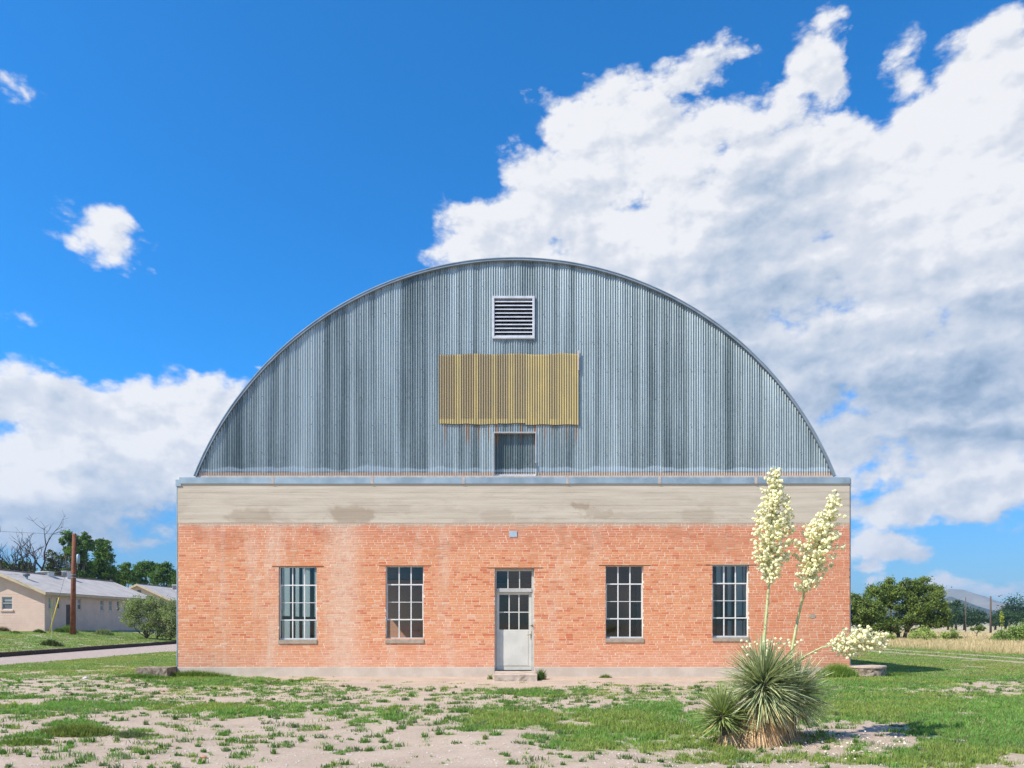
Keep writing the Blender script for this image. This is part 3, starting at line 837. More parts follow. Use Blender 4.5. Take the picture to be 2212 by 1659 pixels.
single = set(id(b) for b in full[:300])
def tone_val():
    q = r.random()
    if q < .07: return r.uniform(0.05, .25)
    if q < .17: return r.uniform(.75, 1.0)
    return r.uniform(.36, .70)
def brick_geo(p, q, z0, z1, pr):
    y0 = WALL_Y + pr; y1 = WALL_Y + .05; e = .0015
    vs = [(p + e, y0, z0 + e), (q - e, y0, z0 + e), (q - e, y0, z1 - e), (p + e, y0, z1 - e),
          (p, y0 + e, z0), (q, y0 + e, z0), (q, y0 + e, z1), (p, y0 + e, z1), (p, y1, z0), (q, y1, z0), (q, y1, z1), (p, y1, z1)]
    fs = [(0, 1, 2, 3)]
    for k in range(4):
        k2 = (k + 1) % 4
        fs.append((4 + k, 4 + k2, k2, k)); fs.append((8 + k, 8 + k2, 4 + k2, 4 + k))
    return vs, fs
V = []; Fc = []; T = []
for b in bricks:
    if id(b) in single: continue
    vs, fs = brick_geo(*b[:5]); n0 = len(V)
    V += vs; Fc += [tuple(i + n0 for i in f) for f in fs]
    t = tone_val(); T += [(t, t, t)] * len(vs)
V = np.array(V) - np.array([ox, oy, 0])
o = np_mesh('brick_courses', V, Fc, M_brick, shed, cols=np.array(T)); tag(o, kind='stuff')
variants = []
Lb = full[0][1] - full[0][0]; Hb = full[0][3] - full[0][2]
for k in range(14):
    vs, fs = brick_geo(-Lb / 2 + r.uniform(0, .002), Lb / 2 - r.uniform(0, .002), -Hb / 2, Hb / 2, r.uniform(-.0012, .0022))
    vs = np.array(vs) - np.array([0, WALL_Y, 0]); t = tone_val()
    tmp = np_mesh('brick', vs, fs, M_brick, cols=np.full((len(vs), 3), t))
    variants.append(tmp.data); bpy.data.objects.remove(tmp)
for b in full[:300]:
    o = bpy.data.objects.new('brick', r.choice(variants)); COL.objects.link(o); o.parent = shed
    o.location = ((b[0] + b[1]) / 2 - ox, 0, (b[2] + b[3]) / 2)

# windows ---------------------------------------------------------------
REC = 0.085
def window(x0, x1, z0, z1, label=None):
    y = WALL_Y + REC
    wdw = sub('window', ((x0 + x1) / 2, y, z0))
    fr = .026
    f = MB()
    f.box(x0, x0 + fr, y, y + .05, z0 + .002, z1); f.box(x1 - fr, x1, y, y + .05, z0 + .002, z1)
    f.box(x0 + fr, x1 - fr, y, y + .05, z1 - fr, z1); f.box(x0 + fr, x1 - fr, y - .004, y + .05, z0 + .002, z0 + .045)
    P(f, 'frame', M_steelwhite, wdw)
    cx = [x0 + fr + (x1 - x0 - 2 * fr) * k / 3 for k in range(4)]
    rel = [0, .245, .495, .74, 1.0]
    cz = [z1 - fr - (z1 - z0 - fr - .045) * q for q in rel]
    for k in (1, 2):
        g = MB(); g.box(cx[k] - .0155, cx[k] + .0155, y + .003, y + .035, z0 + .045, z1 - fr); P(g, 'muntin', M_steelwhite, wdw)
    for k, hgt in ((1, .024), (2, .012), (3, .024)):
        g = MB(); g.box(x0 + fr, x1 - fr, y - .003 if k != 2 else y + .001, y + .034, cz[k] - hgt, cz[k] + hgt * .4)
        P(g, 'muntin', M_steelwhite, wdw)
    # frame of the opening middle vent
    g = MB()
    for a in (x0 + fr, x1 - fr - .02): g.box(a, a + .02, y - .006, y + .03, cz[3] + .01, cz[1] - .024)
    P(g, 'vent_frame', M_steelwhite, wdw)
    for i in range(3):
        for j in range(4):
            g = MB(); tilt = rnd.uniform(-.0015, .0015)
            a, b, c, d = cx[i], cx[i + 1], cz[j + 1], cz[j]
            g.add([(a, y + .02 + tilt, c), (b, y + .02 - tilt, c), (b, y + .02 - tilt, d), (a, y + .02 + tilt, d)], [(0, 1, 2, 3)])
            P(g, 'pane', M_glass, wdw)
    s = MB(); s.box(x0 - .012, x1 + .012, WALL_Y - .022, WALL_Y + REC + .05, z0 - .115, z0)
    P(s, 'sill', M_sill, wdw, bevel=.006)
    l = MB(); l.box(x0 - .19, x1 + .2, WALL_Y - .007, WALL_Y + .012, z1 - .001, z1 + .013); l.box(x0, x1, WALL_Y + .012, WALL_Y + REC + .06, z1 - .001, z1 + .012)
    P(l, 'lintel', M_lintel, wdw)
    return wdw
for q in WINW: window(*q)

# door -----------------------------------------------------------------
cz5 = lambda yy: BZ((1200 + yy / 4.147) * .9357)
cx5 = lambda xx: BX((1080 + xx / 4.147) * .9357)
def door():
    x0, x1, z0, z1 = DOORW
    y = WALL_Y + .10; dy = WALL_Y + .15
    dr = sub('door', ((x0 + x1) / 2, dy, z0))
    fr = sub('door_frame', ((x0 + x1) / 2, y, z0))
    zt = cz5(655); zh = cz5(690)
    f = MB()
    f.box(x0, cx5(275), y, y + .14, z0, z1); f.box(cx5(612), x1, y, y + .14, z0, z1)
    f.box(cx5(275), cx5(612), y, y + .14, cz5(488), z1)
    f.box(cx5(275), cx5(612), y - .02, y + .14, zh, zt)
    P(f, 'jamb', M_doorframe, fr, bevel=.004)
    tx = [cx5(278), cx5(384), cx5(496), cx5(608)]
    for k in (1, 2):
        g = MB(); g.box(tx[k] - .014, tx[k] + .014, y + .03, y + .07, zt, cz5(488)); P(g, 'muntin', M_doorpaint, fr)
    for k in range(3):
        g = MB(); t = rnd.uniform(-.003, .003)
        g.add([(tx[k], y + .05 + t, zt), (tx[k + 1], y + .05 - t, zt), (tx[k + 1], y + .05 - t, cz5(488)), (tx[k], y + .05 + t, cz5(488))], [(0, 1, 2, 3)])
        P(g, 'transom_pane', M_glass, fr)
    # leaf
    a, b = cx5(276), cx5(611)
    gx0, gx1, gz0, gz1_ = cx5(300), cx5(585), cz5(1052), cz5(715)
    zb = cz5(1442)
    l = MB()
    l.box(a, gx0, dy, dy + .045, zb, zh); l.box(gx1, b, dy, dy + .045, zb, zh)
    l.box(gx0, gx1, dy, dy + .045, gz1_, zh); l.box(gx0, gx1, dy, dy + .045, zb, gz0)
    P(l, 'leaf', M_doorpaint, dr, bevel=.003)
    l = MB()
    l.box(gx0 + .02, gx1 - .02, dy - .006, dy, cz5(1400) + .01, gz0 - .03)
    P(l, 'lower_panel', M_doorpaint, dr)
    mx = [gx0, gx0 + (gx1 - gx0) / 3, gx0 + 2 * (gx1 - gx0) / 3, gx1]; mz = (gz0 + gz1_) / 2
    g = MB()
    for k in (1, 2): g.box(mx[k] - .016, mx[k] + .016, dy + .002, dy + .04, gz0, gz1_)
    g.box(gx0, mx[1] - .016, dy + .002, dy + .04, mz - .013, mz + .013); g.box(mx[1] + .016, mx[2] - .016, dy + .002, dy + .04, mz - .013, mz + .013); g.box(mx[2] + .016, gx1, dy + .002, dy + .04, mz - .013, mz + .013)
    P(g, 'muntin', M_doorpaint, dr)
    for i in range(3):
        for (c, d) in ((gz0, mz), (mz, gz1_)):
            g = MB(); t = rnd.uniform(-.003, .003)
            g.add([(mx[i], dy + .02 + t, c), (mx[i + 1], dy + .02 - t, c), (mx[i + 1], dy + .02 - t, d), (mx[i], dy + .02 + t, d)], [(0, 1, 2, 3)])
            P(g, 'pane', M_glass, dr)
    # rust line, lever handle and latch
    g = MB(); g.box(gx0 - .01, gx1 + .03, dy - .004, dy - .0005, cz5(1406), cz5(1400))
    P(g, 'kick_strip', simple('ochre_stain', (0.60, 0.47, 0.22), (0.55, 0.5, 0.38), 30, .8), dr)
    h = MB(); hx = cx5(606)
    h.box(hx - .012, hx + .012, dy - .01, dy, cz5(1135), cz5(1068))
    h.tube([(hx, dy - .01, cz5(1100)), (hx, dy - .06, cz5(1100)), (hx - .11, dy - .06, cz5(1104))], .009, 8)
    P(h, 'handle', M_brass, dr, smooth=True)
    h = MB(); h.box(cx5(600), cx5(622), y - .012, y, cz5(1018), cz5(1003)); h.tube([(cx5(618), y - .02, cz5(1010)), (cx5(634), y - .03, cz5(1022)), (cx5(634), y - .02, cz5(1050))], .006, 6)
    P(h, 'latch', M_brass, dr, smooth=True)
    t = MB(); t.box(x0, x1, WALL_Y - .02, dy + .05, z0 - .16, z0)
    P(t, 'threshold', M_step, fr, bevel=.008)
    l = MB(); l.box(x0 - .2, x1 + .24, WALL_Y - .007, WALL_Y + .012, z1 - .001, z1 + .013); l.box(x0, x1, WALL_Y + .012, WALL_Y + .2, z1 - .001, z1 + .012)
    P(l, 'lintel', M_lintel, fr)
door()

def rough_prism(outline, z0, z1, seed=0, amp=.01, segs=3):
    """an uneven cast block: outline (x,y) list, several rings"""
    b = MB(); n = len(outline); rr = random.Random(seed)
    for k in range(segs + 1):
        z = z0 + (z1 - z0) * k / segs
        for (x, y) in outline:
            j = amp if k < segs else amp * .4
            b.v.append((x + rr.uniform(-j, j), y + rr.uniform(-j, j), z + rr.uniform(-j, j) * .35))
    for k in range(segs):
        for i in range(n):
            i2 = (i + 1) % n
            b.f.append((k * n + i, k * n + i2, (k + 1) * n + i2, (k + 1) * n + i))
    b.f.append(tuple(segs * n + i for i in range(n)))
    b.f.append(tuple(reversed(range(n))))
    return b
def rect_outline(x0, x1, y0, y1, nx, ny):
    o = [(x0 + (x1 - x0) * i / nx, y0) for i in range(nx)] + [(x1, y0 + (y1 - y0) * i / ny) for i in range(ny)]
    o += [(x1 - (x1 - x0) * i / nx, y1) for i in range(nx)] + [(x0, y1 - (y1 - y0) * i / ny) for i in range(ny)]
    return o
st = rough_prism(rect_outline(0, 1.12, 0, 1.5, 14, 8), -0.03, .165, 3, .006)
o = st.build('door_step', M_step, bevel=.008); o.location = (BX(1069) + .02, 18.45, 0)
tag(o, 'low weathered concrete doorstep on the ground before the grey door', 'step')

# flashing --------------------------------------------------------------
zf0, zf1 = BZ(1045), BZ(1031.5)
js = [388, 590, 805, 1002, 1226, 1425, 1633, 1836]
for a, b in zip(js[:-1], js[1:]):
    f = MB(); x0, x1 = BX(a) + .004, BX(b) - .004
    sag = rnd.uniform(-.008, .004)
    xm = (x0 + x1) / 2
    ring = []
    for x, dz in ((x0, 0), (xm, sag), (x1, 0)):
        ring += [(x, WALL_Y - .035, zf0 + dz), (x, WALL_Y - .035, zf1), (x, WALL_Y + TH + .02, zf1 + .02), (x, WALL_Y - .028, zf0 + dz)]
    fs = []
    for k in (0, 4):
        fs += [(k, k + 4, k + 5, k + 1), (k + 1, k + 5, k + 6, k + 2), (k + 3, k + 2, k + 6, k + 7), (k, k + 3, k + 7, k + 4)]
    fs += [(0, 1, 2, 3), (8, 11, 10, 9)]
    f.add(ring, fs)
    P(f, 'flashing', M_galv)
for a in js[1:-1]:
    f = MB(); f.box(BX(a) - .045, BX(a) + .03, WALL_Y - .041, WALL_Y - .036, zf0 - .004, zf1 + .006)
    P(f, 'flashing_joint', M_joint)
f = MB(); f.box(BX(380), BX(392), WALL_Y - .03, WALL_Y + DEPTH, BZ(1050), BZ(1036.5)); P(f, 'corner_cap', M_galv)
f = MB(); f.box(BX(1836) + .001, BX(1838), WALL_Y - .03, WALL_Y + DEPTH, BZ(1052), BZ(1034)); P(f, 'corner_cap', M_trim)
f = MB(); f.box(BX(381.2), X0 - .001, WALL_Y - .005, WALL_Y + .12, .2, BZ(1050)); P(f, 'corner_trim', M_galv)
f = MB(); f.box(X1 + .001, BX(1837.8), WALL_Y - .005, WALL_Y + .12, .2, BZ(1052)); P(f, 'corner_trim', M_darkvent)

# gable -----------------------------------------------------------------
ZG = BZ(1028); GC = BX(1112); GR = 743.5 * S; GZC = BZ(1302.5)
def arch(x, inset=0.0):
    q = (GR - inset) ** 2 - (x - GC) ** 2
    return GZC + math.sqrt(q) if q > 0 else -1e9
PITCH = 0.0688; AMP = .0150; BOW = .021
def corrugated(x0, x1, zlow, zhigh, ybase, samples=8, lap=0.0, rows=None, tone=.5, bow=None):
    """x from x0 to x1 with waves; zlow/zhigh functions of x; returns np mesh arrays"""
    n = max(2, int(round((x1 - x0) / PITCH * samples)))
    xs = np.linspace(x0, x1, n + 1)
    V = []; Fc = []
    rows = rows or 6
    for x in xs:
        u_ = (x - (bow[0] if bow else x0)) / ((bow[1] - bow[0]) if bow else (x1 - x0))
        yv = ybase - AMP * math.cos(2 * math.pi * x / PITCH) + (BOW * (2 * u_ - 1) ** 2 if bow else 0) - lap * u_
        a, b = zlow(x), zhigh(x)
        for k in range(rows + 1): V.append((x, yv, a + (b - a) * k / rows))
    for i in range(n):
        if zhigh(xs[i]) <= zlow(xs[i]) and zhigh(xs[i + 1]) <= zlow(xs[i + 1]): continue
        for k in range(rows):
            a = i * (rows + 1) + k
            Fc.append((a, a + rows + 1, a + rows + 2, a + 1))
    return np.array(V), np.array(Fc)
HATCH = (BX(1067.5), BX(1157), BZ(1026), BZ(934))
VENT = (BX(1063), BX(1155), BZ(731), BZ(639))
def add_sheet(x0, x1, zl, zh, yb, tone, name='corrugated_sheet', m=None, lap=0.004, parent=None, rows=6, bow=None):
    V, Fc = corrugated(x0, x1, zl, zh, yb, lap=lap, rows=rows, bow=bow)
    if len(Fc) == 0: return
    px, py, pz = (ox, oy, 0) if parent is None else parent['org']
    o = np_mesh(name, V - np.array([px, py, pz]), Fc, m or M_sheet, parent or shed, cols=np.full((len(V), 3), tone), smooth=True)
    return o
YG = WALL_Y + .045
W = PITCH * 10.5
nsh = int(math.ceil(2 * 691 * S / W))
gx0 = GC - 691 * S; gx1 = GC + 691 * S
tones = [.30, .12, .62, .55, .85, .35, .72, .95, .18, .50, .66, .92, .35, .55, .62, .66, .80, .45, .38, .62, .30, .68, .55, .30, .62, .74, .42, .70, .35, .15, .25]
xs = [gx0 + .012]
while xs[-1] + W < gx1 - .02: xs.append(xs[-1] + W)
xs.append(gx1 - .012)
for i, (a, b) in enumerate(zip(xs[:-1], xs[1:])):
    tn = .5 + (tones[i % len(tones)] - .5) * .6 + rnd.uniform(-.05, .05)
    # cut round the recessed hatch and the vent
    cuts = sorted({a, b, *[c for c in (HATCH[0], HATCH[1], VENT[0] + .04, VENT[1] - .04) if a < c < b]})
    for p, q in zip(cuts[:-1], cuts[1:]):
        m_ = (p + q) / 2
        zl = lambda x: ZG; zh = lambda x: max(arch(x, .03), ZG)
        if HATCH[0] < m_ < HATCH[1]:
            zl = lambda x: HATCH[3]
        if VENT[0] + .04 < m_ < VENT[1] - .04:
            add_sheet(p, q, zl, lambda x: VENT[2] + .04, YG, tn, bow=(a, b))
            zl = lambda x: VENT[3] - .04
        add_sheet(p, q, zl, zh, YG, tn, bow=(a, b))
# screws
scr = MB(); rs = random.Random(8)
for zz in np.arange(6.3, 11.6, .78):
    for x in np.arange(gx0 + .2, gx1, PITCH * 5):
        z = zz + rs.uniform(-.02, .02)
        if z > arch(x, .2) or (VENT[0] < x < VENT[1] and VENT[2] < z < VENT[3]): continue
        if rs.random() < .25: continue
        xc = round(x / PITCH) * PITCH
        scr.box(xc - .009, xc + .009, YG - AMP - .014, YG - AMP - .002, z - .009, z + .009)
o = P(scr, 'screw_heads', M_darkvent); tag(o, kind='stuff')

# arch rim and roof vault
def arc_pts(rad, z_min, n=96):
    a0 = math.asin((z_min - GZC) / rad)
    return [(GC + rad * math.cos(math.pi - (a0 + (math.pi - 2 * a0) * k / n)), GZC + rad * math.sin(math.pi - (a0 + (math.pi - 2 * a0) * k / n))) for k in range(n + 1)]
def arc_band(r0, r1, y0, y1, n=96, zmin=None):
    b = MB(); A = arc_pts(r0, zmin or ZG, n); B = arc_pts(r1, zmin or ZG, n)
    for (a, c) in zip(A, B):
        b.v += [(a[0], y0, a[1]), (c[0], y0, c[1]), (c[0], y1, c[1]), (a[0], y1, a[1])]
    for k in range(n):
        i = 4 * k; j = i + 4
        b.f += [(i, j, j + 1, i + 1), (i + 1, j + 1, j + 2, i + 2), (i + 2, j + 2, j + 3, i + 3), (i + 3, j + 3, j, i)]
    b.f += [(0, 1, 2, 3), (4 * n + 3, 4 * n + 2, 4 * n + 1, 4 * n)]
    return b
P(arc_band(GR - .045, GR + .012, WALL_Y - .03, WALL_Y + .10), 'roof_edge', M_trim)
P(arc_band(GR + .0125, GR + .03, WALL_Y - .045, WALL_Y + .4, zmin=ZG), 'edge_cap', M_galv)
P(arc_band(GR - .15, GR - .02, WALL_Y + .101, WALL_Y + DEPTH, zmin=ZG - .2), 'roof', M_roof)
w = MB(); w.box(gx0 - .35, gx1 + .35, WALL_Y + TH + .03, WALL_Y + DEPTH, ZC1 - .05, ZG - .05); P(w, 'roof_deck', M_indark)
w = MB(); w.box(gx0 + .02, gx1 - .02, YG - .03, YG + .06, zf1 + .001, ZG + .012); P(w, 'closure_strip', M_joint)

# louvred vent
vt = sub('roof_vent', ((VENT[0] + VENT[1]) / 2, WALL_Y, VENT[2]))
x0, x1, z0, z1 = VENT; e = .062
f = MB(); f.box(x0, x0 + e, YG - .05, YG + .12, z0, z1); f.box(x1 - e, x1, YG - .05, YG + .12, z0, z1)
f.box(x0 + e, x1 - e, YG - .05, YG + .12, z0, z0 + e); f.box(x0 + e, x1 - e, YG - .05, YG + .12, z1 - e, z1)
P(f, 'frame', M_ventwhite, vt, bevel=.004)
f = MB(); f.box(x0 + e, x1 - e, YG + .10, YG + .12, z0 + e, z1 - e); P(f, 'backing', M_black, vt)
nb = 10
for k in range(nb):
    zc = z0 + e + (z1 - z0 - 2 * e) * (k + .18) / nb; h = .055
    f = MB(); f.add([(x0 + e, YG - .045, zc - .018), (x1 - e, YG - .045, zc - .018), (x1 - e, YG + .03, zc + h), (x0 + e, YG + .03, zc + h),
                     (x0 + e, YG - .043, zc - .026), (x1 - e, YG - .043, zc - .026), (x1 - e, YG + .033, zc + h - .006), (x0 + e, YG + .033, zc + h - .006)],
                    [(0, 1, 2, 3), (4, 7, 6, 5), (0, 4, 5, 1), (3, 2, 6, 7), (0, 3, 7, 4), (1, 5, 6, 2)])
    P(f, 'louvre', M_ventwhite, vt)
# yellow fibreglass sheets, lapped over the metal
yx = [BX(949), BX(1012), BX(1075), BX(1137), BX(1199), BX(1249)]
for k, (a, b) in enumerate(zip(yx[:-1], yx[1:])):
    zb = BZ(916 + rnd.uniform(-1.5, 1.5)); zt = BZ(764 + (1.5 if k == 0 else 0) + rnd.uniform(-.8, .8))
    if k == 2: zb = BZ(914)
    add_sheet(a - .02, b + .01, (lambda x, zb=zb: zb + .008 * math.sin(x * 9)), (lambda x, zt=zt: zt + .012 * math.sin(x * 5 + 1)), YG - .028 - .003 * (k % 2), .5, 'yellow_sheet', M_yellow, rows=4)
f = MB(); f.box(BX(1248), BX(1251), YG - .06, YG - .02, BZ(800), BZ(757)); P(f, 'loose_strip', M_joint)
# hatch
ht = sub('loft_hatch', ((HATCH[0] + HATCH[1]) / 2, WALL_Y, HATCH[2]))
x0, x1, z0, z1 = HATCH
f = MB(); f.box(x0 - .018, x0, YG - .035, YG + .21, z0, z1 + .018); f.box(x1, x1 + .018, YG - .035, YG + .21, z0, z1 + .018); f.box(x0, x1, YG - .035, YG + .21, z1, z1 + .018)
P(f, 'frame', M_ventwhite, ht)
add_sheet(x0, x1, lambda x: z0 + .03, lambda x: z1, YG + .12, .05, 'hatch_sheet', parent=ht)  # low tone: shade of the recess put into the sheet colour
f = MB(); f.box(x0, x1, YG + .05, YG + .21, ZG - .02, z0 + .035); P(f, 'bottom_rail', M_ventwhite, ht)
f = MB(); f.box(x1 - .01, x1 + .02, YG - .055, YG - .036, BZ(1010), BZ(1000)); f.tube([(x1, YG - .05, BZ(1006)), (x1 + .01, YG - .07, BZ(1012))], .012, 6); P(f, 'hasp', M_darkvent, ht)

# little plate above the door, old plate scar near the right window
f = MB(); f.box(BX(1100), BX(1117), WALL_Y - .014, WALL_Y - .004, BZ(1160), BZ(1147)); P(f, 'number_plate', M_plate, bevel=.003)
f = MB(); cx_, cz_ = BX(1755), BZ(1331)
ring = [(cx_ + .10 * math.cos(t) , WALL_Y - .006, cz_ + .062 * math.sin(t)) for t in np.linspace(0, 2 * math.pi, 14)[:-1]]
ring2 = [(a, WALL_Y + .01, c) for a, b, c in ring]
f.add(ring + ring2, [tuple(range(12, -1, -1))] + [(i, (i + 1) % 13, 13 + (i + 1) % 13, 13 + i) for i in range(13)]); P(f, 'cement_patch', M_sill)

# concrete blocks at both corners ------------------------------------------
b = rough_prism(rect_outline(-.43, .43, -.3, .3, 12, 7), -.1, .285, 5, .012, 4)
o = b.build('concrete_block', M_block, bevel=.01); o.location = (BX(349), 19.75, 0)
tag(o, 'rough square concrete block in weeds at the left corner of the brick wall', 'concrete block')
b = rough_prism(rect_outline(-.25, .25, -.18, .18, 6, 4), -.04, .045, 6, .008, 1)
o = b.build('concrete_slab', M_cap); o.location = (BX(303), 19.2, 0)
tag(o, 'thin flat concrete slab lying in grass left of the square block', 'slab')
cyl = empty('round_block', (BX(1874), 20.08, 0), 'round rough concrete well cap beside the right corner of the brick wall', 'concrete block')
outl = [(.50 * math.cos(t), .50 * math.sin(t)) for t in np.linspace(0, 2 * math.pi, 33)[:-1]]
rough_prism(outl, -.1, .26, 7, .02, 5).build('drum', M_block, cyl)
outl = [(.52 * math.cos(t), .52 * math.sin(t)) for t in np.linspace(0, 2 * math.pi, 33)[:-1]]
rough_prism(outl, .261, .31, 8, .006, 1).build('cap', M_cap, cyl)

# ------------------------------------------------------------------ grass and ground cover
def blades(name, px, py, pz, h, wd, lean, col, mat_, seed=1, parent=None, seg2=False):
    """one tapered blade per entry: arrays of the same length"""
    rg = np.random.default_rng(seed); n = len(px)
    a = rg.uniform(0, 2 * np.pi, n); l = rg.uniform(0, 1, n) * lean * h
    da = rg.uniform(0, 2 * np.pi, n)
    wx = np.cos(a) * wd / 2; wy = np.sin(a) * wd / 2
    tx = np.cos(da) * l; ty = np.sin(da) * l
    V = np.zeros((n, 5, 3))
    V[:, 0] = np.stack([px - wx, py - wy, pz], 1); V[:, 1] = np.stack([px + wx, py + wy, pz], 1)
    hm = h * .55
    V[:, 2] = np.stack([px + wx * .8 + tx * .35, py + wy * .8 + ty * .35, pz + hm], 1)
    V[:, 3] = np.stack([px - wx * .8 + tx * .35, py - wy * .8 + ty * .35, pz + hm], 1)
    V[:, 4] = np.stack([px + tx, py + ty, pz + h * np.sqrt(np.clip(1 - (l / np.maximum(h, 1e-4)) ** 2 * .5, .2, 1))], 1)
    b = (np.arange(n) * 5)[:, None]
    T = np.concatenate([b + [0, 1, 2], b + [0, 2, 3], b + [3, 2, 4]], 0)
    C = np.repeat(col, 5, axis=0)
    return np_mesh(name, V.reshape(-1, 3), T, mat_, parent, cols=C)
rg = np.random.default_rng(21)
def grass_cols(x, y, rg, n):
    k = fbm(x, y, .8, 3, 91)[:, None]; q = rg.random((n, 1)); y_ = sstep(.52, .66, fbm(x, y, .55, 3, 55))[:, None]
    c = (1 - k) * np.array([[.13, .27, .065]]) + k * np.array([[.23, .40, .09]])
    c = c * (1 - y_ * .55) + y_ * .55 * np.array([[.34, .38, .09]])
    c = c * (.75 + .5 * q)
    st = (rg.random((n, 1)) < (.12 + .2 * (y[:, None] > 19.5)))
    return np.where(st, np.array([[.38, .32, .17]]) * (.7 + .5 * q), c)
def scatter_grass():
    PX = []; PY = []; H = []; WD = []; C = []
    # tufts: a tuft centre spawns blades; more near the camera
    for (y0, y1, per, nb, rad, hh, ww) in ((6.0, 9.5, 560, 13, .034, .060, .0085), (9.5, 13.5, 400, 12, .046, .060, .011), (13.5, 20, 210, 12, .075, .05, .016), (20, 32, 120, 9, .12, .035, .026), (32, 60, 36, 9, .20, .04, .05)):
        hw0 = .80 * y1 + 1
        area = 2 * hw0 * (y1 - y0); n = int(area * per)
        x = rg.uniform(-hw0, hw0, n); y = rg.uniform(y0, y1, n)
        c = cover(x, y) * (1 - dryness(x, y) * .8)
        fine = fbm(x, y, 5.2, 3, 13, .6); mid = fbm(x, y, 1.7, 3, 19)
        thr = .655 - .285 * c + .13 * sstep(.52, .25, c) * (y < 14); val = fine * .66 + mid * .34; prob = sstep(thr - .015, thr + .03, val)
        lone = (rg.random(n) < .010) * (y < 16)
        keep = (rg.random(n) < prob * (.62 + .38 * c)) | (lone & (rg.random(n) < .9))
        inb = (y > WALL_Y - .12) & (x > X0 - .1) & (x < X1 + .1)
        road = (y > 18) & (((x > kerb_x(y) - .3) & (x < -18.2)))
        trk = (y > 15) & ((np.abs(x - 19.55) < .42) | (np.abs(x - 21.75) < .42))
        apron = (y > 18.3) & (np.abs(x - .6) < 5.5)
        keep &= ~inb & ~road & ~trk & ~apron
        keep &= np.abs(x) < .76 * y + .7
        x = x[keep]; y = y[keep]; fl = (c * (1 - 0 * c))[keep]
        m = len(x); cnt = nb
        rr = rad * rg.uniform(.5, 1.5, m)
        ax = np.repeat(x, cnt) + rg.normal(0, 1, m * cnt) * np.repeat(rr, cnt) * .75
        ay = np.repeat(y, cnt) + rg.normal(0, 1, m * cnt) * np.repeat(rr, cnt) * .6
        hs = np.repeat(rg.uniform(.55, 1.25, m) * (.6 + .7 * fl), cnt) * rg.uniform(.5, 1.3, m * cnt) * hh
        PX.append(ax); PY.append(ay); H.append(hs); WD.append(rg.uniform(.7, 1.3, m * cnt) * ww)
        tufttone = np.repeat(rg.uniform(.8, 1.2, (m, 1)), cnt, 0)
        C.append(grass_cols(ax, ay, rg, m * cnt) * tufttone)
    # separate little tussocks on the open sand
    for (y0, y1, dens) in ((6.2, 9.5, 13), (9.5, 14.5, 11), (14.5, 18.8, 9.0)):
        hw0 = .76 * y1 + 1; n = int(2 * hw0 * (y1 - y0) * dens)
        x = rg.uniform(-hw0, hw0, n); y = rg.uniform(y0, y1, n); c = cover(x, y)
        cl = fbm(x, y, .9, 2, 222)
        k = (rg.random(n) < sstep(.02, .30, c) * sstep(.30, .55, cl + .12)) & (np.abs(x) < .76 * y + .5) & ~((y > 17.2) & (np.abs(x - .6) < 6))
        x, y = x[k], y[k]; m = len(x); cnt = 46
        rr = rg.gamma(3.0, .016, m).clip(.015, .11) * (.8 + .25 * (y > 10))
        ax = np.repeat(x, cnt) + rg.normal(0, 1, m * cnt) * np.repeat(rr, cnt); ay = np.repeat(y, cnt) + rg.normal(0, 1, m * cnt) * np.repeat(rr, cnt) * .6
        hs = np.repeat(rg.uniform(.03, .085, m), cnt) * rg.uniform(.4, 1.25, m * cnt)
        PX.append(ax); PY.append(ay); H.append(hs); WD.append(rg.uniform(.7, 1.3, m * cnt) * (.0075 + .0008 * np.repeat(y, cnt) * .5))
        hue = rg.random((m, 1)); tc = np.where(hue < .3, np.array([[.20, .27, .13]]), np.where(hue < .8, np.array([[.14, .27, .06]]), np.array([[.25, .33, .09]]))) * rg.uniform(.7, 1.15, (m, 1))
        C.append(np.repeat(tc, cnt, 0) * rg.uniform(.7, 1.3, (m * cnt, 1)))
    PX = np.concatenate(PX); PY = np.concatenate(PY); H = np.concatenate(H); WD = np.concatenate(WD); C = np.concatenate(C)
    ok = ~((PY > WALL_Y - .03) & (PX > X0 - .02) & (PX < X1 + .02))
    PX, PY, H, WD, C = PX[ok], PY[ok], H[ok], WD[ok], C[ok]
    print('grass blades', len(PX))
    o = blades('grass', PX, PY, gz(PX, PY) - .004, H, WD, .9, C, M_grass, 5)
    tag(o, 'patchy green grass growing over the sandy earth', 'grass', kind='stuff')
scatter_grass()

def tussock(name, x, y, rx, ry, h, n, cols, label, cat='grass tuft', group=None, lean=.7, w=.012, seed=1):
    r2 = np.random.default_rng(seed)
    q = np.clip(r2.normal(0, .5, (n, 2)), -1.05, 1.05)
    px = q[:, 0] * rx; py = q[:, 1] * ry
    hh = h * r2.uniform(.4, 1.1, n) * np.exp(-(q ** 2).sum(1) * .5)
    c = np.array(cols[0]) + (np.array(cols[1]) - np.array(cols[0])) * r2.random((n, 1))
    z0 = gz1(x, y)
    o = blades(name, px, py, gz(px + x, py + y) - z0 - .005, hh, np.full(n, w) * r2.uniform(.6, 1.3, n), lean, c, M_grass, seed)
    o.location = (x, y, z0)
    tag(o, label, cat, group)
    return o
DG = [(.05, .10, .02), (.13, .22, .04)]
LG = [(.10, .17, .035), (.22, .30, .06)]
tussock('tall_grass_clump', BX(335), 19.2, .85, .18, .17, 2600, [(.09, .18, .04), (.19, .31, .06)], 'dark green tall weeds growing round the square concrete block', seed=2)
tussock('tall_grass_clump', BX(430), 19.7, .9, .16, .24, 2600, LG, 'bright tall grass against the foundation just right of the left corner block', seed=3)
tussock('tall_grass_clump', BX(1795), 19.6, .5, .2, .46, 3000, [(.14, .24, .05), (.30, .42, .09)], 'tall bright green grass against the foundation near the right corner', seed=4)
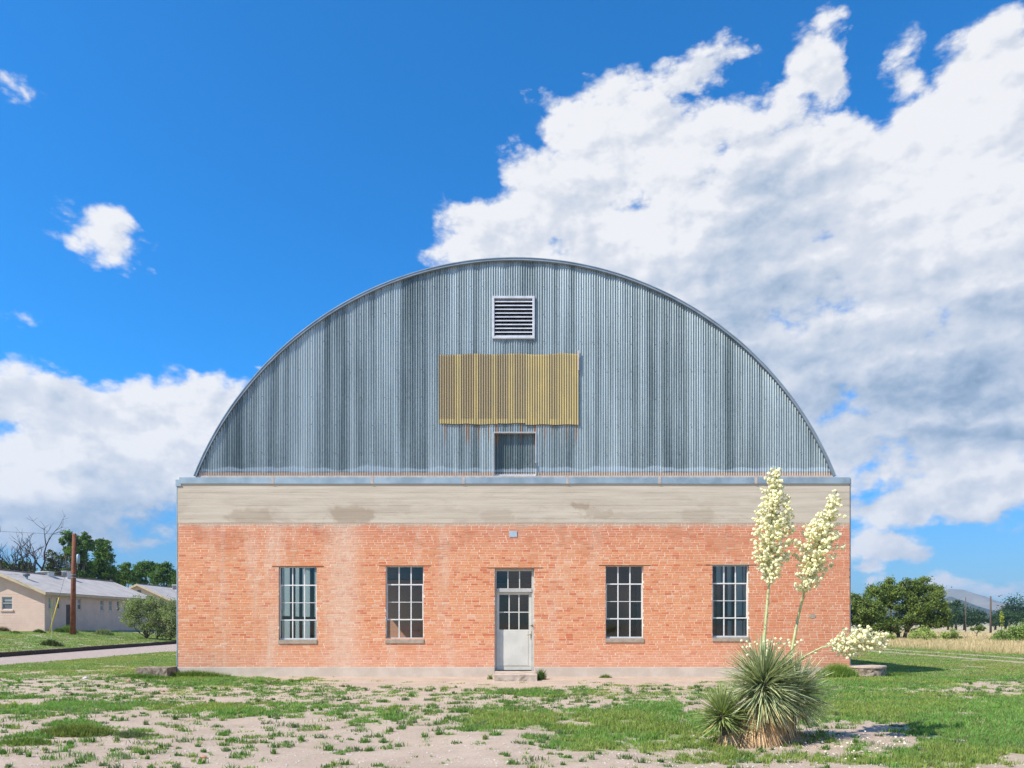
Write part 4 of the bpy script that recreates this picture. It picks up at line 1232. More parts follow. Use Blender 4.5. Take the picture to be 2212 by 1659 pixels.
tussock('tall_grass_clump', BX(1950), 20.1, .5, .3, .16, 900, LG, 'green grass growing on the right side of the round concrete block', seed=6)
tussock('weed_clump', BX(1165), 18.95, .12, .12, .34, 420, DG, 'small bushy green weed at the right end of the doorstep', 'weed', seed=5)
tussock('weed_clump', BX(1061), 18.95, .07, .08, .16, 130, LG, 'tiny yellow-green weed at the left end of the doorstep', 'weed', seed=12)
tussock('weed_clump', BX(1303), 19.5, .17, .1, .13, 300, LG, 'single low green tuft on bare earth right of the doorstep', 'weed', seed=7)
x_, y_ = D2(167, 1590)
tussock('weed_mound', x_, y_, .42, .22, .17, 4200, [(.11, .16, .04), (.27, .31, .08)], 'low spreading green weed mound on bare sand at lower left', 'weed', lean=1.2, seed=8)
x_, y_ = D2(285, 1592)
tussock('weed_mound', x_, y_, .24, .16, .10, 900, [(.10, .14, .06), (.20, .24, .11)], 'thin pale sage weed patch right of the low green mound', 'weed', lean=1.2, seed=9)
x_, y_ = D2(60, 1612)
tussock('weed_mound', x_, y_, .30, .2, .11, 900, LG, 'loose open weed patch left of the low green mound', 'weed', lean=1.1, seed=10)

# tall dry grass beyond the wheel tracks
def dry_field():
    r2 = np.random.default_rng(5); X = []; Y = []; H = []; Wd = []; C = []
    for (y0, y1, per, hh, ww) in ((24, 45, 80, .36, .032), (45, 75, 32, .36, .06), (75, 130, 7, .30, .12)):
        xa, xb = 22.5, min(.80 * y1, 75); n = int((xb - xa) * (y1 - y0) * per)
        x = r2.uniform(xa, xb, n); y = r2.uniform(y0, y1, n)
        d = dryness(x, y); k = (r2.random(n) < d) & (x < .78 * y + 2)
        x, y, d = x[k], y[k], d[k]; m = len(x)
        X.append(x); Y.append(y); H.append(hh * r2.uniform(.4, 1.25, m) * (.45 + .75 * fbm(x, y, .35, 3, 4)) * sstep(0, 2.5, x - 23)); Wd.append(ww * r2.uniform(.6, 1.3, m))
        q = fbm(x, y, .12, 3, 6)[:, None]; g = sstep(2.6, .2, x - 23.3)[:, None] * .8
        c = (1 - q) * np.array([[.56, .43, .29]]) + q * np.array([[.44, .36, .20]])
        c = c * (1 - g) + g * np.array([[.16, .20, .06]])
        C.append(c * r2.uniform(.95, 1.5, (m, 1)))
    X = np.concatenate(X); Y = np.concatenate(Y); H = np.concatenate(H); Wd = np.concatenate(Wd); C = np.concatenate(C)
    o = blades('dry_grass', X, Y, gz(X, Y), H, Wd, .45, C, M_grass, 6)
    tag(o, 'tall straw coloured dry grass beyond the two wheel tracks', 'dry grass', kind='stuff')
    print('dry', len(X))
dry_field()

# pebbles as uncountable gravel, a few stones one can pick out
def pebble_mesh(rr, s):
    b = MB(); n = 6
    for k, (z, r_) in enumerate(((-.3, .8), (.3, .9), (.7, .45))):
        for i in range(n):
            a = 2 * math.pi * i / n + rr.uniform(-.3, .3)
            b.v.append((s * r_ * math.cos(a) * rr.uniform(.8, 1.2), s * r_ * math.sin(a) * rr.uniform(.7, 1.1), s * z * rr.uniform(.6, 1)))
    for k in range(2):
        for i in range(n): b.f.append((k * n + i, k * n + (i + 1) % n, (k + 1) * n + (i + 1) % n, (k + 1) * n + i))
    b.f.append(tuple(2 * n + i for i in range(n)))
    return b
rp = random.Random(77); g = MB()
for k in range(5200):
    yd = 1462 + (rp.random() ** .8) * 197; xd = rp.uniform(-20, 2240)
    zone = (xd < 420 and yd < 1505) or (xd > 1900 and 1468 < yd < 1520) or (800 < xd < 1500 and yd < 1482)
    if not zone and rp.random() < .62: continue
    x, y = D2(xd, yd)
    if y > WALL_Y - .2: continue
    s = rp.uniform(.006, .017) * (1.4 if zone else 1.0)
    pb = pebble_mesh(rp, s); z = gz1(x, y)
    g.add([(a + x, b_ + y, c + z) for a, b_, c in pb.v], pb.f)
o = g.build('gravel', M_stone); tag(o, 'small pale pebbles strewn over the sandy ground', 'gravel', kind='stuff')
for (xd, yd, s, m_, lab, sq) in ((185, 1569 * .9357, .09, M_stone, 'large pale stone on the rocky ground left of the corner block', 1), (278, 1573.5 * .9357, .06, M_redstone, 'small reddish broken stone near the left corner block', 1),
                                 (440, 1752 * .9357, .045, M_redstone, 'orange brick fragment lying on bare sand at the bottom left', 1), (352, 1595 * .9357, .05, M_redstone, 'brownish stone in the grass below the square block', 1)):
    x, y = D2(xd, yd); o = pebble_mesh(rp, s).build('stone', m_); o.location = (x, y, gz1(x, y) + s * .2); tag(o, lab, 'stone')
# fallen blossoms around the yucca
g = MB()
for k in range(240):
    t = rp.random(); xd = rp.gauss(1800 + 90 * t, 95); yd = rp.gauss(1612, 17)
    if yd < 1560 or yd > 1656 or (1560 < xd < 1700 and yd < 1605): continue
    x, y = D2(xd, yd); s = rp.uniform(.010, .020); z = gz1(x, y) + .012; a = rp.uniform(0, 6.28)
    ca, sa = math.cos(a) * s, math.sin(a) * s
    g.add([(x - ca, y - sa, z), (x + sa * .5, y - ca * .5, z + s * .8), (x + ca, y + sa, z + s * .3), (x - sa * .5, y + ca * .5, z - .006)], [(0, 1, 2), (0, 2, 3), (0, 1, 3)])
M_petal = simple('fallen_petal', (0.74, 0.70, 0.58), (0.60, 0.54, 0.40), 30, .7, bumpy=0)
o = g.build('fallen_blossoms', M_petal); tag(o, 'fallen cream petals scattered on the ground beside the yucca', 'petals', kind='stuff')

# ------------------------------------------------------------------ yucca
YX, YY = 3.10, 8.95
YSC = YY / F
def yw(xd, yd, dy=0.0):
    d = YY + dy
    return Vector(((xd - 1106) * d / F, d, EYE - (yd - 1348) * d / F))
YZ = gz1(YX, YY)
yucca = empty('yucca', (YX, YY, YZ), 'large spiky yucca with tan dead skirt and tall cream flower spikes on the lawn', 'yucca')
yo = Vector((YX, YY, YZ))
ry = random.Random(15)
def leaf_geo(base, dirv, L, wd, droop, side_seed, taper_base=.55):
    """folded strap leaf: 5 stations x 3 points"""
    dirv = dirv.normalized(); side = dirv.cross(Vector((0, 0, 1)))
    if side.length < .05: side = Vector((1, 0, 0))
    side.normalize(); side = (side + dirv.cross(side) * ry.uniform(-.5, .5)).normalized()
    up = side.cross(dirv).normalized()
    vs = []; fs = []
    for k in range(5):
        t = k / 4
        p = base + dirv * (L * t) + Vector((0, 0, -droop * L * t * t)) 
        w = wd * (taper_base + (1 - taper_base) * min(1, t * 3)) * (1 - t ** 2.2) + .0008
        vs += [p - side * w + up * w * .35, p, p + side * w + up * w * .35]
    for k in range(4):
        i = 3 * k
        fs += [(i, i + 1, i + 4, i + 3), (i + 1, i + 2, i + 5, i + 4)]
    return vs, fs
def head(cx, n, L, spread, zmin, seed, skew=Vector((0, 0, 0)), cols=((.08, .12, .06), (.36, .42, .28))):
    out = []
    rr = random.Random(seed)
    for i in range(n):
        while True:
            d = Vector((rr.gauss(0, 1), rr.gauss(0, 1), rr.gauss(0, 1)))
            if d.length < .1: continue
            d.normalize()
            if d.z < zmin: continue
            break
        l = L * rr.uniform(.72, 1.06) * (1.0 if d.z > -.2 else .95)
        b = cx + Vector((d.x * .05, d.y * .05, d.z * .10)) + skew * rr.uniform(-1, 1)
        t = rr.random(); c = tuple(a + (e - a) * t for a, e in zip(*cols))
        if d.z < -.45 and rr.random() < .25: c = (.34, .30, .15)
        out.append((b, d, l, rr.uniform(.0065, .0105), rr.uniform(0, .10), c))
    return out
L_all = head(yw(1650, 1480), 1150, .60, 1, -.84, 1, Vector((.04, .04, .08)))
L_all += head(yw(1718, 1502, .2), 760, .53, 1, -.85, 2, Vector((.04, .04, .06)), ((.09, .13, .07), (.38, .44, .30)))
L_all += head(yw(1560, 1550, -.1), 460, .39, 1, -.5, 3, Vector((.02, .02, .03)), ((.10, .15, .06), (.24, .30, .13)))
# nearest-facing leaves are separate parts
L_all.sort(key=lambda q: (q[0] + q[1] * q[2] * .6).y)
V = []; Fc = []; C = []
for i, (b, d, l, w_, dr, c) in enumerate(L_all):
    vs, fs = leaf_geo(b - yo, d, l, w_, dr, i)
    cc = []
    for k in range(5):
        t = k / 4; cc += [tuple(q * (1.0 + .15 * t) for q in c)] * 3
    if i < 300:
        np_mesh('leaf', np.array([tuple(q) for q in vs]), fs, M_yucca, yucca, cols=np.array(cc))
    else:
        n0 = len(V); V += [tuple(q) for q in vs]; Fc += [tuple(a + n0 for a in f) for f in fs]; C += cc
o = np_mesh('leaves', np.array(V), Fc, M_yucca, yucca, cols=np.array(C)); tag(o, kind='stuff')
# dead skirt
V = []; Fc = []; C = []
def skirt(cx, cy, zt, zb, r0, r1, n, seed):
    rr = random.Random(seed)
    for i in range(n):
        a = rr.uniform(0, 2 * math.pi); t = rr.random() ** .8
        z0 = zt + (zb - zt) * t * .75; rad = r0 + (r1 - r0) * (t * .6)
        base = Vector((cx + rad * math.cos(a) * .8, cy + rad * math.sin(a) * .8, z0))
        out_ = rr.uniform(.25, .65)
        d = Vector((math.cos(a + rr.uniform(-.35, .35)) * out_, math.sin(a + rr.uniform(-.3, .3)) * out_, -1))
        l = min(rr.uniform(.22, .46), (z0 - zb) * 1.08 + .04)
        g_ = rr.random(); lowk = t
        c1 = (.46, .33, .16); c2 = (.42, .345, .25); c3 = (.22, .17, .125)
        c = [c1[k] * (1 - lowk) + c2[k] * lowk for k in range(3)]
        c = [c[k] * (.6 + .6 * g_) for k in range(3)] if rr.random() > .2 else c3
        vs, fs = leaf_geo(base - yo, d, l, rr.uniform(.0045, .009), rr.uniform(-.05, .25), i, .9)
        n0 = len(V); V.extend(tuple(q) for q in vs); Fc.extend(tuple(a_ + n0 for a_ in f) for f in fs); C.extend([c] * 15)
skirt(yw(1630, 1500).x, YY, .52 + YZ, YZ, .17, .43, 2600, 4)
skirt(yw(1578, 1560).x, YY - .05, .26 + YZ, YZ, .06, .30, 700, 5)
skirt(yw(1690, 1500).x, YY + .1, .55 + YZ, YZ, .1, .22, 500, 6)
o = np_mesh('dead_leaf_skirt', np.array(V), Fc, M_yucca, yucca, cols=np.array(C)); tag(o, kind='stuff')
b = MB(); 
for (a_, t_, r0_, r1_) in ((yw(1636, 1600), yw(1650, 1460), .27, .10), (yw(1690, 1600, .1), yw(1706, 1480, .25), .16, .08), (yw(1580, 1600, -.05), yw(1556, 1546, -.1), .10, .06)):
    b.tube([a_ - yo, (a_ + t_) / 2 - yo, t_ - yo], [r0_, (r0_ + r1_) / 2, r1_], 12)
b.build('trunk', M_bark, yucca, smooth=True)

# flower stalks
def bell_mesh(seed):
    rr = random.Random(seed); V_ = []; F_ = []; C_ = []
    n = 6; s = .0245
    prof = [(0.0, .0), (-.25, .62), (-.75, .86), (-1.35, .72)]
    V_.append((0, 0, 0)); C_.append((.55, .60, .30))
    for k, (z, r_) in enumerate(prof[1:]):
        for i in range(n):
            a = 2 * math.pi * (i + .5 * (k % 2)) / n; j = rr.uniform(.85, 1.15)
            V_.append((s * r_ * math.cos(a) * j, s * r_ * math.sin(a) * j, s * (z + rr.uniform(-.1, .1) - (.25 if (k == 2 and i % 2) else 0))))
            C_.append(((.76, .77, .55), (.82, .81, .62), (.84, .82, .66))[k])
    for i in range(n):
        F_.append((0, 1 + i, 1 + (i + 1) % n, 1 + i) if False else (0, 1 + i, 1 + (i + 1) % n))
    tri = []
    for k in range(2):
        o_ = 1 + k * n
        for i in range(n):
            i2 = (i + 1) % n
            tri += [(o_ + i, o_ + n + i, o_ + n + i2), (o_ + i, o_ + n + i2, o_ + i2)]
    F_ += tri
    return np.array(V_), F_, np.array(C_)
bells = []
for k in range(5):
    v_, f_, c_ = bell_mesh(40 + k)
    t_ = np_mesh('flower', v_, f_, M_flower, cols=c_); bells.append((v_, np.array(f_), c_, t_.data)); bpy.data.objects.remove(t_)
M_stalk = simple('green_flower_stalk', (0.42, 0.47, 0.20), (0.50, 0.52, 0.30), 20, .6, bumpy=.1)
def panicle(path, t0, prof, n_br, fl_gap, seed, rstalk=.021, single=99, droop=0.0, flat=1.0):
    """path of world points; prof(t) = branch length for t in 0..1 over the flowering part"""
    rr = random.Random(seed)
    pts = [p - yo for p in path]
    cum = [0]
    for a, b_ in zip(pts[:-1], pts[1:]): cum.append(cum[-1] + (b_ - a).length)
    def at(t):
        q = t * cum[-1]
        for k in range(len(cum) - 1):
            if q <= cum[k + 1] + 1e-9:
                u = (q - cum[k]) / (cum[k + 1] - cum[k]); return pts[k].lerp(pts[k + 1], u), (pts[k + 1] - pts[k]).normalized()
        return pts[-1], (pts[-1] - pts[-2]).normalized()
    sb = MB(); N_ = 24
    sb.tube([at(k / N_)[0] + Vector((rr.uniform(-.002, .002), 0, 0)) for k in range(N_ + 1)], [rstalk * (1 - .72 * k / N_) for k in range(N_ + 1)], 9)
    st_ = sb.build('flower_stalk', M_stalk, yucca, smooth=True)
    # bracts up the bare part
    bb = MB()
    for k in range(26):
        t = rr.uniform(.03, t0); p, ax = at(t); a = rr.uniform(0, 6.28)
        o_ = ax.orthogonal().normalized(); o_ = Matrix.Rotation(a, 3, ax) @ o_
        s_ = ax.cross(o_) * .006; q = p + o_ * rstalk * .8
        bb.add([q - s_, q + s_, q + ax * .06 + o_ * .03], [(0, 1, 2)])
    o2 = bb.build('bract', M_stalk, st_); tag(o2, kind='stuff')
    brs = MB(); fls = []
    for k in range(n_br):
        u = (k + rr.random()) / n_br; t = t0 + (1 - t0) * u
        p, ax = at(min(t, .999)); a = k * 2.399 + rr.uniform(-.4, .4)
        o_ = Matrix.Rotation(a, 3, ax) @ ax.orthogonal().normalized()
        o_.y *= flat
        ln = prof(u) * rr.uniform(.75, 1.12)
        d = (o_ + ax * rr.uniform(.45, .85)).normalized()
        if ln > .05:
            e = p + d * ln + Vector((0, 0, -droop * ln))
            brs.tube([p, p.lerp(e, .5) + Vector((0, 0, .01)), e], [.005, .004, .0025], 5)
            m = max(2, int(ln / fl_gap))
            for j in range(m):
                for s2 in range(2 if rr.random() < .55 else 1):
                    q = p.lerp(e, .15 + .85 * (j + rr.random()) / m)
                    off = Vector((rr.uniform(-.036, .036), rr.uniform(-.036, .036), rr.uniform(-.035, .014)))
                    fls.append(q + off)
        else:
            for s2 in range(2): fls.append(p + o_ * (ln + .02) + Vector((0, 0, rr.uniform(-.01, .01))))
    o3 = brs.build('branch', M_stalk, st_, smooth=True); tag(o3, kind='stuff')
    fls.sort(key=lambda q: q.y)
    V = []; Fc = []; C = []; n0 = 0
    for i, q in enumerate(fls):
        v_, f_, c_, me = rr.choice(bells)
        sc = rr.uniform(.75, 1.2); e = Euler((rr.gauss(0, .45), rr.gauss(0, .45), rr.uniform(0, 6.28)))
        if i < single:
            o = bpy.data.objects.new('flower', me); COL.objects.link(o); o.parent = st_
            o.location = q; o.rotation_euler = e; o.scale = (sc,) * 3
        else:
            M3 = np.array(e.to_matrix()) * sc
            V.append(v_ @ M3.T + np.array(q)); Fc.append(f_ + n0); C.append(c_ * rr.uniform(.9, 1.06)); n0 += len(v_)
    if V:
        o = np_mesh('flowers', np.concatenate(V), np.concatenate(Fc), M_flower, st_, cols=np.concatenate(C)); tag(o, kind='stuff')
    print('flowers', len(fls))
def prof1(u):   # tall spire
    if u < .08: return .10 + 1.6 * u
    if u < .45: return .315
    return .315 * (1 - (u - .45) / .55) ** .8 * .95 + .015
def prof2(u):
    if u < .35: return .15 + .56 * u
    if u < .6: return .34 - .42 * (u - .35)
    return .22 * (1 - (u - .6) / .4) + .015
panicle([yw(1650, 1440), yw(1651, 1380), yw(1658, 1300), yw(1663, 1238), yw(1668, 1120), yw(1675, 1008)], .42, prof1, 92, .030, 1)
panicle([yw(1705, 1450, .2), yw(1712, 1397, .2), yw(1725, 1330, .2), yw(1740, 1268, .0), yw(1770, 1170, -.15), yw(1808, 1060, -.25)], .46, prof2, 78, .030, 2)
panicle([yw(1715, 1436, .2), yw(1736, 1419, .1), yw(1776, 1398, 0), yw(1850, 1383, 0), yw(1915, 1377, 0)], .42, lambda u: .05 + .20 * math.sin(math.pi * min(1, u * .95 + .12)) ** .8, 46, .034, 3, rstalk=.012)
# a few blossoms caught on the crown
V = []; Fc = []; C = []; n0 = 0; rr = random.Random(6)
for k in range(55):
    q = yw(rr.choice([rr.gauss(1652, 22), rr.gauss(1700, 25)]), rr.gauss(1388, 7) if rr.random() < .7 else rr.gauss(1440, 30), rr.uniform(-.1, .2)) - yo
    v_, f_, c_, me = rr.choice(bells); V.append(v_ * .8 + np.array(q)); Fc.append(f_ + n0); C.append(c_); n0 += len(v_)
o = np_mesh('caught_blossoms', np.concatenate(V), np.concatenate(Fc), M_flower, yucca, cols=np.concatenate(C)); tag(o, kind='stuff')

# ------------------------------------------------------------------ trees and shrubs
def tree(name, base, blobs, n_leaf, size, cols, label, cat='tree', trunks=None, seed=1, group=None, trunk_r=.25, sub=11, bark=None, spread=.30, shell=(.45, 1.0), twig=True, squash=1.0, leafname='crown'):
    """blobs (dx, dy, dz, r) relative to the base; trunk forks to every blob, twigs to every clump"""
    rr = np.random.default_rng(seed); r2 = random.Random(seed)
    t = empty(name, base, label, cat, group)
    tb = MB()
    trunks = trunks or [(0, 0)]
    fork = {}
    for ti, (tx, ty) in enumerate(trunks):
        lo = min(b[2] for b in blobs); hz = max(.4, lo * .55)
        mid = Vector((tx * 1.3 + r2.uniform(-.1, .1), ty * 1.3, hz))
        tb.tube([(tx, ty, -.15), (tx * 1.1, ty * 1.1, hz * .5), mid], [trunk_r, trunk_r * .85, trunk_r * .7], 8)
        fork[ti] = mid
    P_ = []; C_ = []; wts = np.array([b[3] ** 2 for b in blobs]); wts = wts / wts.sum()
    for bi, (dx, dy, dz, rad) in enumerate(blobs):
        c0 = Vector((dx, dy, dz)); ti = min(fork, key=lambda k: (fork[k] - c0).length)
        f0 = fork[ti]; mid = f0.lerp(c0, .5) + Vector((r2.uniform(-.15, .15) * rad, r2.uniform(-.15, .15) * rad, -.12 * (c0 - f0).length))
        tb.tube([f0, mid, c0], [trunk_r * .5, trunk_r * .3, trunk_r * .16], 6)
        nl = int(n_leaf * wts[bi])
        for s_ in range(sub):
            d = rr.normal(size=3); d /= np.linalg.norm(d); q = rr.uniform(*shell)
            cc = np.array(c0) + d * rad * q * np.array([1, 1, squash])
            if twig: tb.tube([c0, c0.lerp(Vector(cc), .5) + Vector((0, 0, -.04 * rad)), Vector(cc)], [trunk_r * .14, trunk_r * .09, trunk_r * .04], 4, caps=False)
            m = max(3, nl // sub)
            pts = rr.normal(size=(m, 3)) * rad * spread * rr.uniform(.6, 1.25) * np.array([1, 1, .75]) + cc
            P_.append(pts)
            k = rr.uniform(0, 1)
            base_c = np.array(cols[0]) * (1 - k) + np.array(cols[1]) * k
            C_.append(base_c[None, :] * rr.uniform(.7, 1.3, (m, 1)))
    pts = np.concatenate(P_); C = np.concatenate(C_)
    ok = pts[:, 2] > .05; pts = pts[ok]; C = C[ok]; n = len(pts)
    a = rr.normal(size=(n, 3)); a /= np.linalg.norm(a, axis=1)[:, None]
    b = rr.normal(size=(n, 3)); b -= (a * b).sum(1)[:, None] * a; b /= np.linalg.norm(b, axis=1)[:, None]
    s = size * rr.uniform(.6, 1.4, (n, 1))
    V = np.stack([pts - a * s, pts - b * s * .5, pts + a * s, pts + b * s * .5], 1).reshape(-1, 3)
    i = (np.arange(n) * 4)[:, None]
    o = np_mesh(leafname, V, i + [0, 1, 2, 3], M_leaf, t, cols=np.repeat(C, 4, 0))
    tb.build('trunk', bark or M_bark, t, smooth=True)
    return t
def W_(xd, yd, Y): return ((xd - 1106) / F * Y, Y, EYE - (yd - 1348) / F * Y)
def blobs_from(px, Y, bx, bz, gr=1.0):
    """blob list given in photo units -> metres relative to base"""
    out = []; r2 = random.Random(int(abs(bx * 10)))
    for (xd, yd, rp_) in px:
        x, y, z = W_(xd, yd, Y); rad = rp_ / F * Y * gr
        out.append((x - bx, r2.uniform(-.5, .5) * rad * 1.2, z - bz, rad))
    return out
G1 = ((.030, .060, .014), (.075, .12, .028))
G2 = ((.055, .09, .02), (.165, .215, .058))
# right big tree
Y = 66.0; bx, _, bz = W_(1938, 1383, Y); bz = 0
tree('broadleaf_tree', (bx, Y, bz), blobs_from([(1868, 1310, 26), (1850, 1335, 24), (1890, 1330, 26), (1905, 1285, 24), (1925, 1270, 22), (1935, 1300, 28), (1960, 1330, 26), (1975, 1275, 22), (1995, 1268, 20), (2010, 1295, 24), (2015, 1325, 24), (2000, 1345, 18), (1955, 1262, 12), (1915, 1350, 20), (1880, 1350, 20), (1835, 1300, 20), (1820, 1325, 26), (1985, 1305, 26), (2028, 1345, 14)], Y, bx, bz, 1.08),
     46000, .10, G2, 'broad bushy green tree standing in dry grass right of the brick building', trunks=[(-.5, 0), (.2, .2), (.6, -.1)], seed=3, trunk_r=.2, sub=17, spread=.22)
for k, (xd, Y, sc_, lab) in enumerate([(1996, 59, .85, 'bright green bushy shrub under the right side of the bushy tree'), (2054, 60, .62, 'small rounded light green shrub standing clear right of the bushy tree'), (1915, 60, .55, 'small pale green shrub left of the bushy tree trunk')]):
    bx = (xd - 1106) / F * Y
    tree('shrub', (bx, Y, 0), [(0, 0, .8 * sc_, .8 * sc_), (-.7 * sc_, .1, .55 * sc_, .6 * sc_), (.7 * sc_, 0, .55 * sc_, .6 * sc_)], 2600, .06, ((.14, .19, .05), (.30, .36, .12)), lab, 'shrub', seed=20 + k, trunk_r=.05, sub=9, spread=.26, group='shrubs under the bushy tree')
Y = 56.0; bx = (2195 - 1106) / F * Y
tree('shrub', (bx, Y, 0), blobs_from([(2190, 1370, 20), (2165, 1376, 14), (2215, 1365, 22), (2148, 1380, 10), (2235, 1362, 26)], Y, bx, 0), 9000, .07, ((.08, .14, .03), (.17, .24, .07)), 'bright green spreading shrub in dry grass at the right edge', 'shrub', seed=31, trunk_r=.06)
Y = 72.0; bx = (2110 - 1106) / F * Y
tree('shrub', (bx, Y, 0), blobs_from([(2112, 1357, 7), (2120, 1356, 6), (2100, 1359, 4)], Y, bx, 0), 900, .08, G2, 'small dark round shrub far out in the dry field', 'shrub', seed=33, trunk_r=.05)
# agave stalk with its narrow yellow green plume
Y = 60.0; bx = (2163 - 1106) / F * Y
tree('slender_plant', (bx, Y, 0), blobs_from([(2163, 1335, 3.6), (2163, 1328, 3), (2163, 1343, 3), (2164, 1322, 1.8), (2164, 1350, 2)], Y, bx, 0), 700, .06, ((.19, .24, .04), (.28, .32, .07)), 'slender upright yellow-green plume standing behind the right shrub', 'plant', seed=34, trunk_r=.04, twig=False)
bx2 = (2180 - 1106) / F * Y
b = MB(); b.tube([(0, 0, 0), (0, 0, 1.6)], [.07, .05], 7); o = b.build('fence_post', M_bark, smooth=True); o.location = (bx2, Y, 0); tag(o, 'short wooden fence post beside the slender yellow-green plume', 'post')

# far trees on the right
GB = ((.018, .042, .018), (.040, .075, .026))
for k, (xd, rp_, yd, Y, n, lab) in enumerate([(2048, 20, 1330, 175, 3000, 'dark distant tree beside the bushy tree'), (2083, 22, 1329, 172, 3000, 'dark round distant tree below the thinner pole'), (2112, 19, 1332, 180, 2400, 'distant tree just left of the tall dark pole'),
        (2065, 12, 1306, 178, 900, 'ragged distant treetop under the mountain slope'), (2150, 15, 1338, 180, 1600, 'low distant tree right of the tall dark pole'), (2172, 19, 1333, 172, 2400, 'distant tree before the tallest far crown'), (2195, 30, 1318, 185, 5200, 'tall dark distant tree at the right edge'), (2235, 28, 1325, 180, 3000, 'distant tree cut by the right edge of view')]):
    bx = (xd - 1106) / F * Y
    tree('distant_tree', (bx, Y, 0), blobs_from([(xd, yd, rp_ * .8), (xd - rp_ * .55, yd + rp_ * .3, rp_ * .6), (xd + rp_ * .55, yd + rp_ * .3, rp_ * .6), (xd, yd + rp_ * .5, rp_ * .6)], Y, bx, 0), n, .22, GB, lab, seed=50 + k, group='trees across the field', trunk_r=.3, sub=10, spread=.34, twig=False)
def pole(name, xd, ytop, ybase, Y, rad, label, lean=0, mm=None):
    x, _, z1 = W_(xd, ytop, Y); 
    b = MB(); b.tube([(0, 0, -.2), (lean, 0, z1)], [rad, rad * .65], 10); o = b.build(name, mm or M_bark, smooth=True); o.location = (x, Y, gz1(x, Y) if Y < 70 else 0); tag(o, label, 'pole'); return o
pole('utility_pole', 2140, 1288, 1345, 110, .17, 'tall dark wooden pole rising left of the far right trees')
pole('utility_pole', 2086, 1290, 1330, 140, .12, 'thin dark pole standing behind the distant round tree')
for k, (xd) in enumerate([2100, 2125, 2138]):
    pass
# a small bird
b = MB(); b.tube([(-.16, 0, 0), (-.05, 0, .0), (.08, 0, .01), (.17, 0, .02)], [.015, .05, .05, .01], 8)
b.add([(-.04, 0, .02), (.06, 0, .02), (-.02, .34, .10), (-.09, .30, .09)], [(0, 1, 2, 3)]); b.add([(-.04, 0, .02), (.06, 0, .02), (-.02, -.34, .12), (-.09, -.30, .11)], [(3, 2, 1, 0)])
o = b.build('bird', M_wire, smooth=True); o.location = W_(2158, 1288, 70); o.rotation_euler = (0, .2, .5); tag(o, 'tiny dark bird flying in the sky over the far right trees', 'bird')

# left side: bare and leafy trees behind the house
def bare_tree(name, base, pts, label, seed, rad=.22, levels=4):
    r2 = random.Random(seed); t = empty(name, base, label, 'bare tree'); tb = MB(); br = MB()
    def grow(p, d, L, r_, lv, out):
        q = p; prev = [p]; r_ = r_ * 1.15; rr_ = [r_]
        for k in range(3):
            d = (d + Vector((r2.uniform(-.28, .28), r2.uniform(-.28, .28), r2.uniform(-.1, .22)))).normalized()
            q = q + d * L / 3; prev.append(q); rr_.append(r_ * (1 - .2 * (k + 1)))
        out.tube(prev, rr_, 6 if lv > 2 else 4, caps=False)
        if lv == 0: return
        for k in range(r2.choice((2, 3, 3))):
            s_ = prev[r2.choice((1, 2, 3, 3))]
            nd = (d + Vector((r2.uniform(-1, 1), r2.uniform(-1, 1), r2.uniform(-.35, .7))) * .95).normalized()
            grow(s_, nd, L * r2.uniform(.55, .8), r_ * .5, lv - 1, br)
    for (p, d, L, r_) in pts: grow(Vector(p), Vector(d).normalized(), L, r_, levels, tb)
    tb.build('trunk', M_greybark, t, smooth=True); o = br.build('branches', M_greybark, t); tag(o, kind='stuff')
    return t
def cr(x, y): return (x / 4.147) * .9357, (1180 + y / 4.147) * .9357
Y = 84.0
for (cx_, cyb, label, seed, ptsd) in ((170, 560, 'bare leafless tree leaning left above the near house roof', 5, [((0, 0, 0), (-.25, 0, 1), 5.0, .2)]),
                                      (330, 600, 'forked leafless tree above the middle of the near house roof', 11, [((0, 0, 0), (-.12, 0, 1), 5.2, .2), ((.1, 0, 1.5), (.35, .1, 1), 4.2, .16)])):
    xd, yd = cr(cx_, cyb); x, _, z = W_(xd, yd, Y)
    bare_tree('bare_tree', (x, Y, 0), [((p[0], p[1], p[2] + z - 3.2), d, L * .86, r_) for p, d, L, r_ in ptsd] + [((0, 0, -.3), (0, 0, 1), max(1, z - 2.5), .24)], label, seed)
def ctree(crop_blobs, Y, name, label, n, size, cols, seed, **k):
    bl = []
    for (a, b_, r_) in crop_blobs:
        xd, yd = cr(a, b_); bl.append((xd, yd, r_ * .2256))
    bx = (sum(q[0] for q in bl) / len(bl) - 1106) / F * Y
    return tree(name, (bx, Y, 0), blobs_from(bl, Y, bx, 0), n, size, cols, label, seed=seed, **k)
GL = ((.030, .068, .015), (.095, .165, .032))
ctree([(660, 260, 60), (720, 290, 80), (830, 270, 60), (860, 330, 60), (770, 380, 90), (700, 420, 80), (640, 380, 50), (760, 500, 90), (800, 580, 90), (700, 600, 90), (600, 300, 30)], 88, 'elm_tree', 'tall dark green tree rising directly behind the brown wooden pole', 15000, .13, GL, 61, trunk_r=.28, sub=16, spread=.20)
ctree([(980, 320, 70), (1040, 380, 70), (920, 400, 80), (1000, 460, 90), (900, 520, 90), (1040, 560, 90), (950, 610, 90), (1060, 640, 70), (950, 300, 35)], 92, 'elm_tree', 'broad green tree between the brown pole and the second house', 14000, .13, GL, 62, trunk_r=.28, sub=16, spread=.20)
ctree([(1180, 520, 45), (1200, 600, 70), (1120, 620, 60), (1250, 640, 60), (1160, 690, 60)], 96, 'elm_tree', 'lower green tree just left of the second house roof', 6000, .14, GL, 63, trunk_r=.2, sub=12, spread=.26)
